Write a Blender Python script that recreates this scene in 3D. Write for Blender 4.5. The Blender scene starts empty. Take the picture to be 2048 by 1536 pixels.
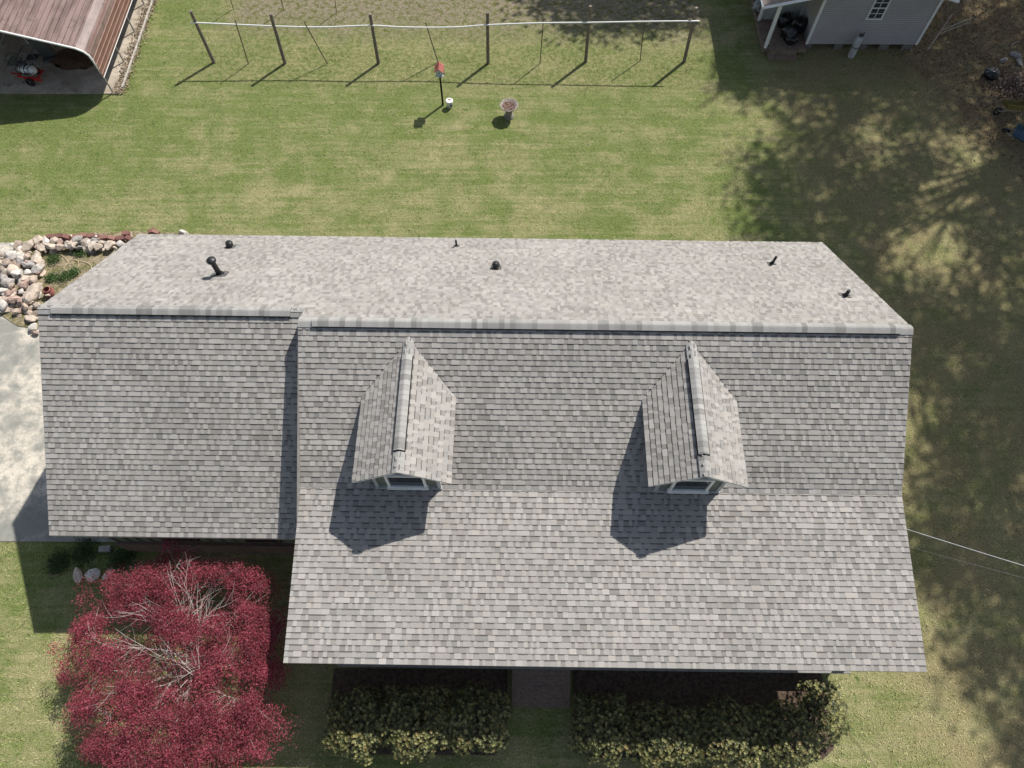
import bpy, math, random
import numpy as np
from mathutils import Vector, Matrix, noise as mnoise
random.seed(7); RNG = np.random.default_rng(7)
scene = bpy.context.scene
R = math.radians

# ------------------------------------------------------------------ camera, sky, sun, exposure
CAM_H, TH, ROLL, FPX = 25.6499, .4587, -.006, 1425.41
cd = bpy.data.cameras.new('camera'); cam = bpy.data.objects.new('camera', cd); scene.collection.objects.link(cam)
cam.matrix_world = Matrix.Translation((0, 0, CAM_H)) @ Matrix.Rotation(TH, 4, 'X') @ Matrix.Rotation(-ROLL, 4, 'Z')
cd.sensor_width = 36; cd.lens = FPX / 2048 * 36; cd.clip_end = 2000; cd.clip_start = .5
scene.camera = cam
SUN = Vector((.541, .583, 1.0))
w = bpy.data.worlds.new("World"); scene.world = w; w.use_nodes = True
wt = w.node_tree; bg = wt.nodes['Background']
sky = wt.nodes.new('ShaderNodeTexSky'); sky.sky_type = 'NISHITA'; sky.sun_disc = False
sky.sun_elevation = R(51.5); sky.sun_rotation = math.atan2(.541, .583)
hs = wt.nodes.new('ShaderNodeHueSaturation'); hs.inputs['Saturation'].default_value = .72   # camera white balance keeps open shade nearly neutral
wt.links.new(sky.outputs[0], hs.inputs['Color']); wt.links.new(hs.outputs[0], bg.inputs[0]); bg.inputs[1].default_value = .09
ld = bpy.data.lights.new('sun', 'SUN'); ld.energy = 4.4; ld.angle = R(.65); ld.color = (1, .955, .89)
lo = bpy.data.objects.new('sun', ld); scene.collection.objects.link(lo)
lo.rotation_euler = SUN.to_track_quat('Z', 'Y').to_euler(); lo.location = (20, 20, 60)
scene.view_settings.view_transform = 'Standard'; scene.view_settings.look = 'None'
scene.view_settings.exposure = .40; scene.view_settings.gamma = 1

# ------------------------------------------------------------------ pixel -> world helpers (surveyed from the photo)
def ray(px, py):
    u2 = (px-1024)/FPX; v2 = (768-py)/FPX; c, s = math.cos(ROLL), math.sin(ROLL)
    u = u2*c+v2*s; v = -u2*s+v2*c
    return Vector((u, v*math.cos(TH)+math.sin(TH), v*math.sin(TH)-math.cos(TH)))
def gp(px, py, z=0.):
    d = ray(px, py); t = (z-CAM_H)/d.z
    return Vector((d.x*t, d.y*t, z))
def at_y(px, py, y):
    d = ray(px, py); t = y/d.y
    return Vector((d.x*t, y, CAM_H+d.z*t))
HY, HYAW = 10.6543, -.0075
def to_house(p):
    c, s = math.cos(HYAW), math.sin(HYAW); x, y = p.x, p.y-HY
    return Vector((x*c+y*s, -x*s+y*c, p.z))
def to_px(P):
    x, y, z = P[0], P[1], P[2]-CAM_H
    d = y*math.sin(TH)-z*math.cos(TH); v = y*math.cos(TH)+z*math.sin(TH)
    return 1024+FPX*x/d, 768-FPX*v/d

# ------------------------------------------------------------------ materials
class NT:
    def __init__(s, name):
        s.m = bpy.data.materials.new(name); s.m.use_nodes = True; s.t = s.m.node_tree
        s.b = s.t.nodes['Principled BSDF']; s.pos = None
    def n(s, typ, **kw):
        nd = s.t.nodes.new(typ)
        for k, v in kw.items(): setattr(nd, k, v)
        return nd
    def put(s, sock, v):
        if isinstance(v, bpy.types.NodeSocket): s.t.links.new(v, sock)
        elif isinstance(v, (tuple, list)) and len(v) == 3 and sock.type == 'RGBA': sock.default_value = (*v, 1)
        else: sock.default_value = v
    def P(s):
        if s.pos is None: s.pos = s.n('ShaderNodeNewGeometry').outputs['Position']
        return s.pos
    def objco(s): return s.n('ShaderNodeTexCoord').outputs['Object']
    def scale(s, v, sc):
        m = s.n('ShaderNodeMapping'); s.put(m.inputs[0], v); m.inputs['Scale'].default_value = sc; return m.outputs[0]
    def noise(s, sc, det=3, rough=.55, vec=None, dist=0):
        n = s.n('ShaderNodeTexNoise'); s.put(n.inputs['Vector'], vec if vec is not None else s.P())
        n.inputs['Scale'].default_value = sc; n.inputs['Detail'].default_value = det; n.inputs['Roughness'].default_value = rough
        n.inputs['Distortion'].default_value = dist
        return n.outputs['Fac']
    def mr(s, v, a, b, c=0., d=1., smooth=True):
        n = s.n('ShaderNodeMapRange'); n.interpolation_type = 'SMOOTHSTEP' if smooth else 'LINEAR'
        s.put(n.inputs[0], v); n.inputs[1].default_value = a; n.inputs[2].default_value = b
        n.inputs[3].default_value = c; n.inputs[4].default_value = d; return n.outputs[0]
    def math(s, op, a, b=0.):
        n = s.n('ShaderNodeMath', operation=op); s.put(n.inputs[0], a); s.put(n.inputs[1], b); return n.outputs[0]
    def mix(s, f, a, b, mode='MIX'):
        n = s.n('ShaderNodeMix', data_type='RGBA', blend_type=mode); s.put(n.inputs[0], f)
        s.put(n.inputs[6], a); s.put(n.inputs[7], b); return n.outputs[2]
    def sep(s, v):
        n = s.n('ShaderNodeSeparateXYZ'); s.put(n.inputs[0], v); return n.outputs
    def bump(s, h, st=.5, dist=.02):
        n = s.n('ShaderNodeBump'); n.inputs['Strength'].default_value = st; n.inputs['Distance'].default_value = dist
        s.put(n.inputs['Height'], h); s.t.links.new(n.outputs[0], s.b.inputs['Normal'])
    def out(s, col, rough=.8, metal=0., spec=.3):
        s.put(s.b.inputs['Base Color'], col); s.put(s.b.inputs['Roughness'], rough)
        s.b.inputs['Metallic'].default_value = metal; s.b.inputs['Specular IOR Level'].default_value = spec
        return s.m
MATS = {}
def plain(name, col, rough=.7, metal=0., var=.25, sc=6., spec=.3, dirt=None):
    if name in MATS: return MATS[name]
    t = NT(name); f = t.mr(t.noise(sc, 4), .3, .7)
    c2 = dirt if dirt else tuple(c*(1-var) for c in col)
    m = t.out(t.mix(f, col, c2), rough, metal, spec); MATS[name] = m; return m
def attr_mat(name, rough=.85, nsc=60., namt=.25, bsc=.6, bamt=.12, bump=0., trans=0., spec=.25):
    """colour of each face comes from the mesh ('Col'): pieces of the same thing differ in colour"""
    t = NT(name); a = t.n('ShaderNodeVertexColor'); a.layer_name = 'Col'
    c = t.mix(t.math('MULTIPLY', t.mr(t.noise(nsc, 2), .3, .7), namt), a.outputs[0], t.mix(1., a.outputs[0], (.35, .35, .35), 'MULTIPLY'))
    c = t.mix(t.math('MULTIPLY', t.mr(t.noise(bsc, 3), .35, .65), bamt), c, t.mix(1., c, (.45, .45, .45), 'MULTIPLY'))
    if bump: t.bump(t.noise(nsc, 2), bump, .01)
    m = t.out(c, rough, 0, spec)
    if trans:
        tr = t.n('ShaderNodeBsdfTranslucent'); t.put(tr.inputs[0], c); mx = t.n('ShaderNodeMixShader'); mx.inputs[0].default_value = trans
        o = t.t.nodes['Material Output']; t.t.links.new(t.b.outputs[0], mx.inputs[1]); t.t.links.new(tr.outputs[0], mx.inputs[2]); t.t.links.new(mx.outputs[0], o.inputs[0])
    MATS[name] = m; return m

# ------------------------------------------------------------------ mesh builder
col_main = scene.collection
def link(o, parent=None):
    col_main.objects.link(o)
    if parent is not None: o.parent = parent
    return o
def empty(name, loc=(0, 0, 0), rz=0.):
    o = bpy.data.objects.new(name, None); o.location = loc; o.rotation_euler = (0, 0, rz); o.empty_display_size = .3
    return link(o)
def tag(o, label=None, cat=None, group=None, kind=None):
    if label: o['label'] = label
    if cat: o['category'] = cat
    if group: o['group'] = group
    if kind: o['kind'] = kind
    return o
class MB:
    def __init__(s): s.v = []; s.f = []; s.c = []
    def quad(s, a, b, c, d, col=None):
        i = len(s.v); s.v += [tuple(a), tuple(b), tuple(c), tuple(d)]; s.f.append((i, i+1, i+2, i+3)); s.c.append(col)
    def poly(s, pts, col=None):
        i = len(s.v); s.v += [tuple(p) for p in pts]; s.f.append(tuple(range(i, i+len(pts)))); s.c.append(col)
    def box(s, c, size, col=None, M=None):
        hx, hy, hz = size[0]/2, size[1]/2, size[2]/2; i = len(s.v)
        for dx, dy, dz in ((-1,-1,-1),(1,-1,-1),(1,1,-1),(-1,1,-1),(-1,-1,1),(1,-1,1),(1,1,1),(-1,1,1)):
            p = Vector((dx*hx, dy*hy, dz*hz))
            if M is not None: p = M @ p
            s.v.append((c[0]+p.x, c[1]+p.y, c[2]+p.z))
        for q in ((0,3,2,1),(4,5,6,7),(0,1,5,4),(1,2,6,5),(2,3,7,6),(3,0,4,7)):
            s.f.append(tuple(i+k for k in q)); s.c.append(col)
        return s
    def prism(s, pts, z0, z1, col=None):
        """pts counter-clockwise in xy"""
        s.poly([(x, y, z1) for x, y in pts], col); s.poly([(x, y, z0) for x, y in reversed(pts)], col)
        n = len(pts)
        for k in range(n):
            a, b = pts[k], pts[(k+1) % n]; s.quad((a[0], a[1], z0), (b[0], b[1], z0), (b[0], b[1], z1), (a[0], a[1], z1), col)
        return s
    def tube(s, pts, rad, n=8, col=None, cap=True):
        pts = [Vector(p) for p in pts]
        if not isinstance(rad, (list, tuple)): rad = [rad]*len(pts)
        i0 = len(s.v); ref = Vector((0, 0, 1)) if abs((pts[-1]-pts[0]).normalized().z) < .9 else Vector((1, 0, 0))
        for k, p in enumerate(pts):
            t = (pts[min(k+1, len(pts)-1)]-pts[max(k-1, 0)]).normalized()
            a = t.cross(ref).normalized(); b = t.cross(a).normalized()
            for j in range(n):
                an = 2*math.pi*j/n; q = p+(a*math.cos(an)+b*math.sin(an))*rad[k]; s.v.append(tuple(q))
        for k in range(len(pts)-1):
            for j in range(n):
                s.f.append((i0+k*n+j, i0+(k+1)*n+j, i0+(k+1)*n+(j+1) % n, i0+k*n+(j+1) % n)); s.c.append(col)
        if cap:
            s.f.append(tuple(i0+j for j in range(n))); s.c.append(col)
            e = i0+(len(pts)-1)*n; s.f.append(tuple(e+j for j in reversed(range(n)))); s.c.append(col)
        return s
    def lathe(s, c, prof, n=20, col=None, wob=0., M=None):
        i0 = len(s.v)
        for k, (r, z) in enumerate(prof):
            for j in range(n):
                an = 2*math.pi*j/n; rr = r*(1+wob*math.cos(8*an))
                p = Vector((rr*math.cos(an), rr*math.sin(an), z))
                if M is not None: p = M @ p
                s.v.append((c[0]+p.x, c[1]+p.y, c[2]+p.z))
        for k in range(len(prof)-1):
            for j in range(n):
                s.f.append((i0+k*n+j, i0+k*n+(j+1) % n, i0+(k+1)*n+(j+1) % n, i0+(k+1)*n+j)); s.c.append(col)
        return s
    def blob(s, c, r, col=None, amp=.25, fr=1.2, lv=2, seed=0., flat=None, M=None):
        V, F = ICO[lv]; i0 = len(s.v)
        for v in V:
            q = Vector(v); off = Vector((seed*7.3, seed*3.1, seed*1.7))
            d = 1+amp*mnoise.noise(q*fr+off)+amp*.45*mnoise.noise(q*fr*2.7+off)
            p = Vector((q.x*r[0]*d, q.y*r[1]*d, q.z*r[2]*d))
            if flat is not None: p.z = max(p.z, flat)
            if M is not None: p = M @ p
            s.v.append((c[0]+p.x, c[1]+p.y, c[2]+p.z))
        for f in F: s.f.append(tuple(i0+k for k in f)); s.c.append(col)
        return s
    def build(s, name, mat, parent=None, smooth=False, bevel=0.):
        me = bpy.data.meshes.new(name); me.from_pydata(s.v, [], s.f); me.update()
        if any(c is not None for c in s.c):
            ca = me.color_attributes.new('Col', 'FLOAT_COLOR', 'CORNER')
            arr = np.ones((len(me.loops), 4), dtype=np.float32); k = 0
            for f, c in zip(s.f, s.c):
                n = len(f); arr[k:k+n, :3] = c if c is not None else (.5, .5, .5); k += n
            ca.data.foreach_set('color', arr.ravel())
        if smooth: me.polygons.foreach_set('use_smooth', [True]*len(me.polygons))
        me.materials.append(mat); o = bpy.data.objects.new(name, me); link(o, parent)
        if bevel:
            b = o.modifiers.new('bevel', 'BEVEL'); b.width = bevel; b.segments = 2; b.limit_method = 'ANGLE'
        return o
def _ico():
    import bmesh
    out = {}
    for lv in (1, 2, 3):
        bm = bmesh.new(); bmesh.ops.create_icosphere(bm, subdivisions=lv, radius=1)
        bm.verts.ensure_lookup_table(); out[lv] = ([tuple(v.co) for v in bm.verts], [tuple(v.index for v in f.verts) for f in bm.faces]); bm.free()
    return out
ICO = _ico()
def cards(name, C, D, W, mat, cols, parent=None):
    """C centres (n,3), D half-length vectors (n,3), W half-width vectors (n,3): one rhombus leaf each"""
    C, D, W = (np.asarray(a, dtype=np.float32) for a in (C, D, W)); n = len(C)
    V = np.empty((n, 4, 3), np.float32); V[:, 0] = C-D; V[:, 1] = C+W+D*.15; V[:, 2] = C+D; V[:, 3] = C-W+D*.15
    me = bpy.data.meshes.new(name); me.vertices.add(n*4); me.vertices.foreach_set('co', V.ravel())
    me.loops.add(n*4); me.loops.foreach_set('vertex_index', np.arange(n*4, dtype=np.int32))
    me.polygons.add(n); me.polygons.foreach_set('loop_start', np.arange(0, n*4, 4, dtype=np.int32)); me.polygons.foreach_set('loop_total', np.full(n, 4, np.int32))
    me.update(calc_edges=True)
    ca = me.color_attributes.new('Col', 'FLOAT_COLOR', 'CORNER'); A = np.ones((n, 4, 4), np.float32); A[:, :, :3] = np.asarray(cols, np.float32)[:, None, :]
    ca.data.foreach_set('color', A.ravel())
    me.materials.append(mat); o = bpy.data.objects.new(name, me); return link(o, parent)
def rand_dirs(n, flat=1.):
    v = RNG.normal(size=(n, 3)); v[:, 2] *= flat
    return v/np.linalg.norm(v, axis=1)[:, None]
def leaf_vectors(n, ln, wd, up=.6):
    nrm = rand_dirs(n); nrm[:, 2] = np.abs(nrm[:, 2])+up; nrm /= np.linalg.norm(nrm, axis=1)[:, None]
    d = rand_dirs(n); d -= (d*nrm).sum(1)[:, None]*nrm; d /= np.linalg.norm(d, axis=1)[:, None]
    w_ = np.cross(nrm, d)
    return d*ln, w_*wd, nrm

# ================================================================== THE GROUND
def lawn_colour(t):
    """colour of the grass by place: patches of green, straw, bare garden soil, brown litter"""
    X, Y, Z = t.sep(t.P())
    big = t.noise(.16, 4, .6); mid = t.noise(.9, 5, .65, dist=.4); fine = t.noise(7, 4, .7); wfine = t.noise(26, 3, .7)
    green = t.mix(t.mr(wfine, .3, .7), (.12, .178, .045), (.29, .345, .115))
    straw = t.mix(t.mr(wfine, .3, .7), (.30, .285, .125), (.56, .515, .29))
    f = t.math('ADD', t.math('MULTIPLY', t.mr(mid, .32, .7), .55), t.math('MULTIPLY', t.mr(fine, .35, .68), .45))
    f = t.math('ADD', f, t.math('MULTIPLY', t.math('SUBTRACT', big, .5), .9))
    # mown bands along x
    vec = t.scale(t.P(), (.06, 1.3, 0)); band = t.noise(1.0, 2, .5, vec=vec)
    f = t.math('ADD', f, t.math('MULTIPLY', t.math('SUBTRACT', band, .5), .9))
    stk = t.noise(1.0, 2, .5, vec=t.scale(t.P(), (.35, 5.5, 0))); f = t.math('ADD', f, t.math('MULTIPLY', t.math('SUBTRACT', stk, .5), 1.5))
    f = t.math('ADD', f, t.math('MULTIPLY', t.math('SUBTRACT', t.noise(.38, 5, .7, dist=.8), .5), 2.3))
    # drier to the right and in front
    f = t.math('ADD', f, t.mr(X, 8, 15, 0, .26)); f = t.math('ADD', f, t.mr(Y, 7, 1, 0, .13)); f = t.math('SUBTRACT', f, t.mr(X, -9, -19, 0, .14))
    f = t.math('ADD', f, t.math('MULTIPLY', t.mr(Y, 27, 20, 0, .16), t.mr(X, 11, 7)))
    f = t.math('SUBTRACT', f, .19)
    c = t.mix(t.mr(f, 0, 1, 0, 1, False), green, straw)
    # dark green weeds
    weed = t.mr(t.noise(1.1, 3, .6, dist=1.2), .68, .74); c = t.mix(t.math('MULTIPLY', weed, .7), c, (.07, .16, .03))
    c = t.mix(t.math('MULTIPLY', t.mr(t.noise(3.5, 5, .75), .5, .66), .45), c, t.mix(1., c, (.58, .66, .52), 'MULTIPLY'))
    bare = t.mr(t.noise(.75, 5, .75, dist=.5), .66, .74); c = t.mix(t.math('MULTIPLY', bare, .6), c, (.42, .34, .23))
    # bare garden soil behind the trellis
    soil = t.mix(t.mr(fine, .35, .65), (.25, .205, .15), (.40, .34, .255))
    soil = t.mix(t.mr(t.noise(3.2, 4, .7), .48, .6), soil, (.15, .155, .05))
    gm = t.math('ADD', Y, t.math('MULTIPLY', t.math('SUBTRACT', t.noise(.8, 4), .5), 4.)); g = t.mr(gm, 31.8, 35.2)
    rough_ = t.math('MULTIPLY', t.mr(Y, 28.6, 30), t.math('MULTIPLY', t.mr(X, -18, -14), t.mr(X, 11, 9)))
    tuft = t.mix(t.mr(t.noise(4.5, 5, .75), .42, .58), (.10, .15, .03), (.42, .38, .20)); c = t.mix(t.math('MULTIPLY', rough_, .45), c, tuft)
    gx = t.math('ADD', X, t.math('MULTIPLY', t.math('SUBTRACT', t.noise(.6, 4), .5), 5.))
    g = t.math('MULTIPLY', g, t.math('MULTIPLY', t.mr(gx, -17.2, -13.5), t.mr(gx, 11.5, 9.5)))
    c = t.mix(t.math('MULTIPLY', g, .85), c, soil)
    # brown litter to the upper right
    brown = t.mix(t.mr(fine, .35, .65), (.17, .095, .06), (.31, .20, .135))
    bx = t.math('ADD', t.math('ADD', X, t.math('MULTIPLY', Y, .45)), t.math('MULTIPLY', t.math('SUBTRACT', t.noise(.5, 4), .5), 5.))
    c = t.mix(t.math('MULTIPLY', t.mr(bx, 32.6, 35.4), .95), c, brown)
    dry = t.mix(t.mr(wfine, .3, .7), (.27, .225, .115), (.48, .40, .22))
    c = t.mix(t.math('MULTIPLY', t.mr(X, 11, 15.5), t.mr(t.noise(.7, 4, .65), .35, .6, .3, .9)), c, dry)
    return c, fine, wfine
t = NT('lawn'); c, fine, wfine = lawn_colour(t)
c = t.mix(.32, c, (.05, .045, .02)); t.bump(t.math('ADD', fine, wfine), .9, .05)
M_LAWN = t.out(c, .95, 0, .1)
g = MB()
g.quad((-160, -120, 0), (160, -120, 0), (160, 220, 0), (-160, 220, 0)); tag(g.build('lawn', M_LAWN), kind='structure')

t = NT('grass_blades'); c, fine, wfine = lawn_colour(t); a = t.n('ShaderNodeVertexColor'); a.layer_name = 'Col'
c = t.mix(1., c, a.outputs[0], 'MULTIPLY')
M_BLADE = t.out(c, .8, 0, .2)
def inpoly(x, y, P):
    r = np.zeros(len(x), bool); n = len(P)
    for i in range(n):
        x1, y1 = P[i]; x2, y2 = P[(i+1) % n]
        k = ((y1 > y) != (y2 > y)) & (x < (x2-x1)*(y-y1)/((y2-y1) or 1e-9)+x1); r ^= k
    return r
DRIVE = [(-60, 6.2), (-12.5, 6.2), (-12.5, 14), (-17.2, 18.6), (-21.0, 19.5), (-60, 19.4)]
SLAB = [(-34, 28.75), (-19.78, 28.72), (-19.72, 45), (-34, 45)]
BED = [(-20.6, 15.2), (-13, 14), (-13, 20.0), (-16.8, 20.15), (-20.9, 19.9), (-22.0, 18.9), (-22.6, 16.4)]
n = 620000
x = RNG.uniform(-29, 29, n); y = RNG.uniform(-2, 38, n)
keep = (np.abs(x) < 17.2+y*.33)
for Pn in (DRIVE, SLAB, BED, [(-13.6, 5.9), (11, 5.9), (11, 16.3), (-13.6, 16.3)], [(-6, 2.1), (11.2, 2.1), (11.2, 6), (-6, 6)], [(13, 32.3), (21, 32.4), (21, 45), (13, 45)], [(0, .8), (2, .8), (2, 3), (0, 3)], [(-5.9, -.45), (-.1, -.45), (-.1, 3), (-5.9, 3)], [(2.1, -.5), (10.3, -.5), (10.3, 3), (2.1, 3)]):
    keep &= ~inpoly(x, y, Pn)
soilk = (y > 32) & (x > -15.5) & (x < 9.5); brownk = (x+.45*y > 35)
keep &= ~(soilk & (RNG.random(n) < .6)); keep &= ~(brownk & (RNG.random(n) < .85))
pat = np.sin(x*1.9+2*np.sin(y*.8))*np.sin(y*2.3+1.5*np.sin(x*.9)); keep &= RNG.random(n) < (.7+.3*pat)
x, y = x[keep], y[keep]; n = len(x)
an = RNG.uniform(0, 2*np.pi, n); hl = RNG.uniform(.02, .052, n); el = RNG.uniform(.1, .8, n)
D = np.stack([np.cos(an)*np.cos(el)*hl, np.sin(an)*np.cos(el)*hl, np.sin(el)*hl], 1)
W = np.stack([-np.sin(an), np.cos(an), np.zeros(n)], 1)*RNG.uniform(.006, .014, n)[:, None]
C = np.stack([x, y, D[:, 2]+.002], 1); k = np.where(RNG.random(n) < .28, RNG.uniform(.3, .55, n), RNG.uniform(.8, 1.45, n))[:, None]
tag(cards('grass', C, D, W, M_BLADE, k*np.array([[1, .99, .93]])), 'short mown grass of the yard around the house', 'grass', kind='stuff')

t = NT('concrete'); X, Y, Z = t.sep(t.P())
s1 = t.noise(.35, 5, .6, dist=.6); s2 = t.noise(2.2, 5, .65); s3 = t.noise(30, 3)
c = t.mix(t.mr(s1, .42, .58), (.27, .265, .235), (.62, .56, .47)); c = t.mix(t.math('MULTIPLY', t.mr(s2, .42, .66), .7), c, (.22, .225, .20)); c = t.mix(t.math('MULTIPLY', t.mr(t.noise(6, 5, .75), .5, .7), .5), c, (.17, .17, .15))
c = t.mix(t.math('MULTIPLY', t.mr(s3, .4, .7), .3), c, (.18, .18, .16))
vo = t.n('ShaderNodeTexVoronoi', feature='DISTANCE_TO_EDGE'); t.put(vo.inputs['Vector'], t.P()); vo.inputs['Scale'].default_value = .22
c = t.mix(t.math('MULTIPLY', t.mr(vo.outputs['Distance'], .0, .003, 1, 0), .15), c, (.1, .1, .09))
t.bump(s3, .3, .01); M_CONC = t.out(c, .9)
t = NT('slab_concrete'); s1 = t.noise(.9, 5, .65); s3 = t.noise(25, 3)
c = t.mix(t.mr(s1, .4, .65), (.33, .285, .22), (.47, .41, .33)); c = t.mix(t.math('MULTIPLY', t.mr(t.noise(2.4, 4, .7), .55, .68), .7), c, (.16, .12, .08))
t.bump(s3, .3, .01); M_SLAB = t.out(c, .9)
tag(MB().prism(DRIVE, -.1, .03).build('driveway', M_CONC), kind='structure')
tag(MB().prism(SLAB, -.1, .05).build('carport_slab_paving', M_SLAB), kind='structure')
t = NT('bed_soil'); c = t.mix(t.mr(t.noise(2.5, 4, .7), .4, .62), (.33, .27, .18), (.17, .16, .07)); c = t.mix(t.mr(t.noise(12, 3), .4, .7), c, t.mix(1., c, (.5, .5, .5), 'MULTIPLY'))
t.bump(t.noise(14, 4), .8, .05); M_SOIL = t.out(c, .95)
tag(MB().prism(BED, -.05, .06).build('rock_bed_soil', M_SOIL), kind='structure')

# ================================================================== THE HOUSE
X0, X1, X2 = -14.076, -6.187, 11.513
YB, SB, ZR, SF, YK, SP, YE, YGE, DG = 6.0165, .6419, 7.9995, .6197, -4.1484, .1698, -8.926, -5.3291, .54
ZGR = ZR-SB*DG; ZK = ZR+SF*YK; ZE = ZK+SP*(YE-YK); ZGE = ZGR-SF*(DG-YGE); ZB = ZR-SB*YB
house = empty('ranch_house', (0, HY, 0), HYAW)
tag(house, 'long house with grey shingled gable roof, two front dormers and a lower garage wing', 'house')
M_SH = attr_mat('asphalt_shingle', .92, 45, .22, .45, .16, bump=.3)
M_DARK = plain('vent_black', (.012, .012, .013), .55, spec=.4)
M_WHITE = plain('white_paint', (.78, .78, .76), .5, var=.12)
M_WALLG = plain('olive_siding', (.16, .17, .135), .7, var=.3)
t = NT('brick_wall'); bk = t.n('ShaderNodeTexBrick'); t.put(bk.inputs['Vector'], t.scale(t.objco(), (1, 1, 1)))
bk.inputs['Color1'].default_value = (.11, .07, .055, 1); bk.inputs['Color2'].default_value = (.15, .10, .08, 1); bk.inputs['Mortar'].default_value = (.17, .155, .14, 1)
bk.inputs['Scale'].default_value = 4.5; bk.inputs['Mortar Size'].default_value = .02
t.bump(t.noise(30, 3), .3, .01); M_BRICK = t.out(bk.outputs[0], .9)
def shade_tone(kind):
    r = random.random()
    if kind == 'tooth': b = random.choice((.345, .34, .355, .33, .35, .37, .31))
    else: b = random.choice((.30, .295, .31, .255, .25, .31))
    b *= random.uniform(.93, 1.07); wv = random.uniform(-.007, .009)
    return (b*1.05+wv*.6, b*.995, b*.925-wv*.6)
def shingles(mb, O, U, V, L, S, e=.160, left=lambda v: 0., right=None, lift=.0):
    """courses of laminated shingles: a base ply with raised random-width tabs, each course's butt edge standing proud"""
    U, V = Vector(U).normalized(), Vector(V).normalized(); N = U.cross(V).normalized(); O = Vector(O)
    P = lambda u, v, h: O+U*u+V*v+N*(h+lift)
    nc = int(math.ceil(S/e))
    for k in range(nc):
        v0 = k*e; v1 = min(v0+e+.004, S); ua = left(v0+e*.5); ub = right(v0+e*.5) if right else L
        jit = random.uniform(-.003, .003); v0j = max(v0+jit, 0)
        u = ua; tooth = random.random() < .5; ln_ = 0; sheet = 1.
        while u < ub-1e-4:
            wd = random.choice((.085, .11, .13, .15, .2)) if tooth else random.choice((.08, .1, .13, .16, .2))
            if random.random() < .12: wd *= 1.8
            u2 = min(u+wd, ub); 
            if ub-u2 < .04: u2 = ub
            hb, ht = (.029, .006) if tooth else (.021, .003)
            if u > ln_: ln_ = u+1.0; sheet = random.uniform(.93, 1.06)   # each metre-long shingle sheet has its own batch tone
            cl = tuple(q*sheet for q in shade_tone('tooth' if tooth else 'gap'))
            if tooth:
                mb.quad(P(u, v0j, hb), P(u2, v0j, hb), P(u2, v1, ht), P(u, v1, ht), cl)
                mb.quad(P(u, v0j, 0), P(u, v0j, hb), P(u, v1, ht), P(u, v1, 0), cl)
                mb.quad(P(u2, v0j, 0), P(u2, v1, 0), P(u2, v1, ht), P(u2, v0j, hb), cl)
            else:
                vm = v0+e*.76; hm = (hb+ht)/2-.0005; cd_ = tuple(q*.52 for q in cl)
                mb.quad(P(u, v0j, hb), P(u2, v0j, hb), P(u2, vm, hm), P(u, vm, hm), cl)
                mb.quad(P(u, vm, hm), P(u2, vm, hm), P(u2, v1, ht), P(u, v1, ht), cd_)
            mb.quad(P(u, v0j, -.004), P(u2, v0j, -.004), P(u2, v0j, hb), P(u, v0j, hb), tuple(q*.22 for q in cl))  # butt face coloured far darker: shadow line under each course painted in
            u = u2; tooth = (not tooth) if random.random() < .88 else tooth
def slab(mb, a, b, c, d, th):
    """plate under the four roof corners a b c d"""
    a, b, c, d = map(Vector, (a, b, c, d)); dz = Vector((0, 0, -th))
    mb.quad(a, b, c, d); mb.quad(d+dz, c+dz, b+dz, a+dz)
    for p, q in ((a, b), (b, c), (c, d), (d, a)): mb.quad(p+dz, q+dz, q, p)
def norm2(dy, dz):
    l = math.hypot(dy, dz); return (0, dy/l, dz/l), l
# back slope: one plane over main house and garage (garage ridge sits further back)
s = MB(); Vb, Lb = norm2(-YB, SB*YB)
vg = Lb*(1-DG/YB)
shingles(s, (X2, YB, ZB), (-1, 0, 0), Vb, X2-X0, Lb, right=lambda v: (X2-X0) if v < vg else (X2-X1))
s.build('back_roof_slope', M_SH, house)
s = MB(); Vf, Lf = norm2(-YK, SF*-YK)
shingles(s, (X1, YK, ZK), (1, 0, 0), Vf, X2-X1, Lf)
s.build('front_roof_slope', M_SH, house)
s = MB(); Vp, Lp = norm2(YK-YE, ZK-ZE)
shingles(s, (X1, YE, ZE), (1, 0, 0), Vp, X2-X1, Lp)
s.build('porch_roof_slope', M_SH, house)
s = MB(); Vg, Lg = norm2(DG-YGE, ZGR-ZGE)
shingles(s, (X0, YGE, ZGE), (1, 0, 0), Vg, X1-X0+.08, Lg)
s.build('garage_roof_slope', M_SH, house)
s = MB(); k_ = .012
slab(s, (X1, 0, ZR-k_), (X1, YK, ZK-k_), (X2, YK, ZK-k_), (X2, 0, ZR-k_), .16)
slab(s, (X1, YK, ZK-k_), (X1, YE, ZE-k_), (X2, YE, ZE-k_), (X2, YK, ZK-k_), .16)
slab(s, (X0, DG, ZGR-k_), (X0, YGE, ZGE-k_), (X1+.3, YGE, ZGE-k_), (X1+.3, DG, ZGR-k_), .16)
slab(s, (X2, 0, ZR-k_), (X2, YB, ZB-k_), (X1, YB, ZB-k_), (X1, 0, ZR-k_), .16)
slab(s, (X1, DG, ZGR-k_), (X1, YB, ZB-k_-.001), (X0, YB, ZB-k_-.001), (X0, DG, ZGR-k_), .16)
s.build('fascia', plain('fascia', (.33, .32, .30), .6), house)
s = MB()     # side of the step between main and garage roof
s.box((X1-.006, -2.3, 6.2), (.01, .1, .1))
for q in range(1):
    s.poly([(X1-.004, 0, ZR-.02), (X1-.004, YGE, ZR+SF*YK+SP*(YGE-YK)-.02), (X1-.004, YGE, ZGE-.2), (X1-.004, DG, ZGR-.3)])
s.build('rake_board', plain('rake_grey', (.30, .29, .28), .7), house)
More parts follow.
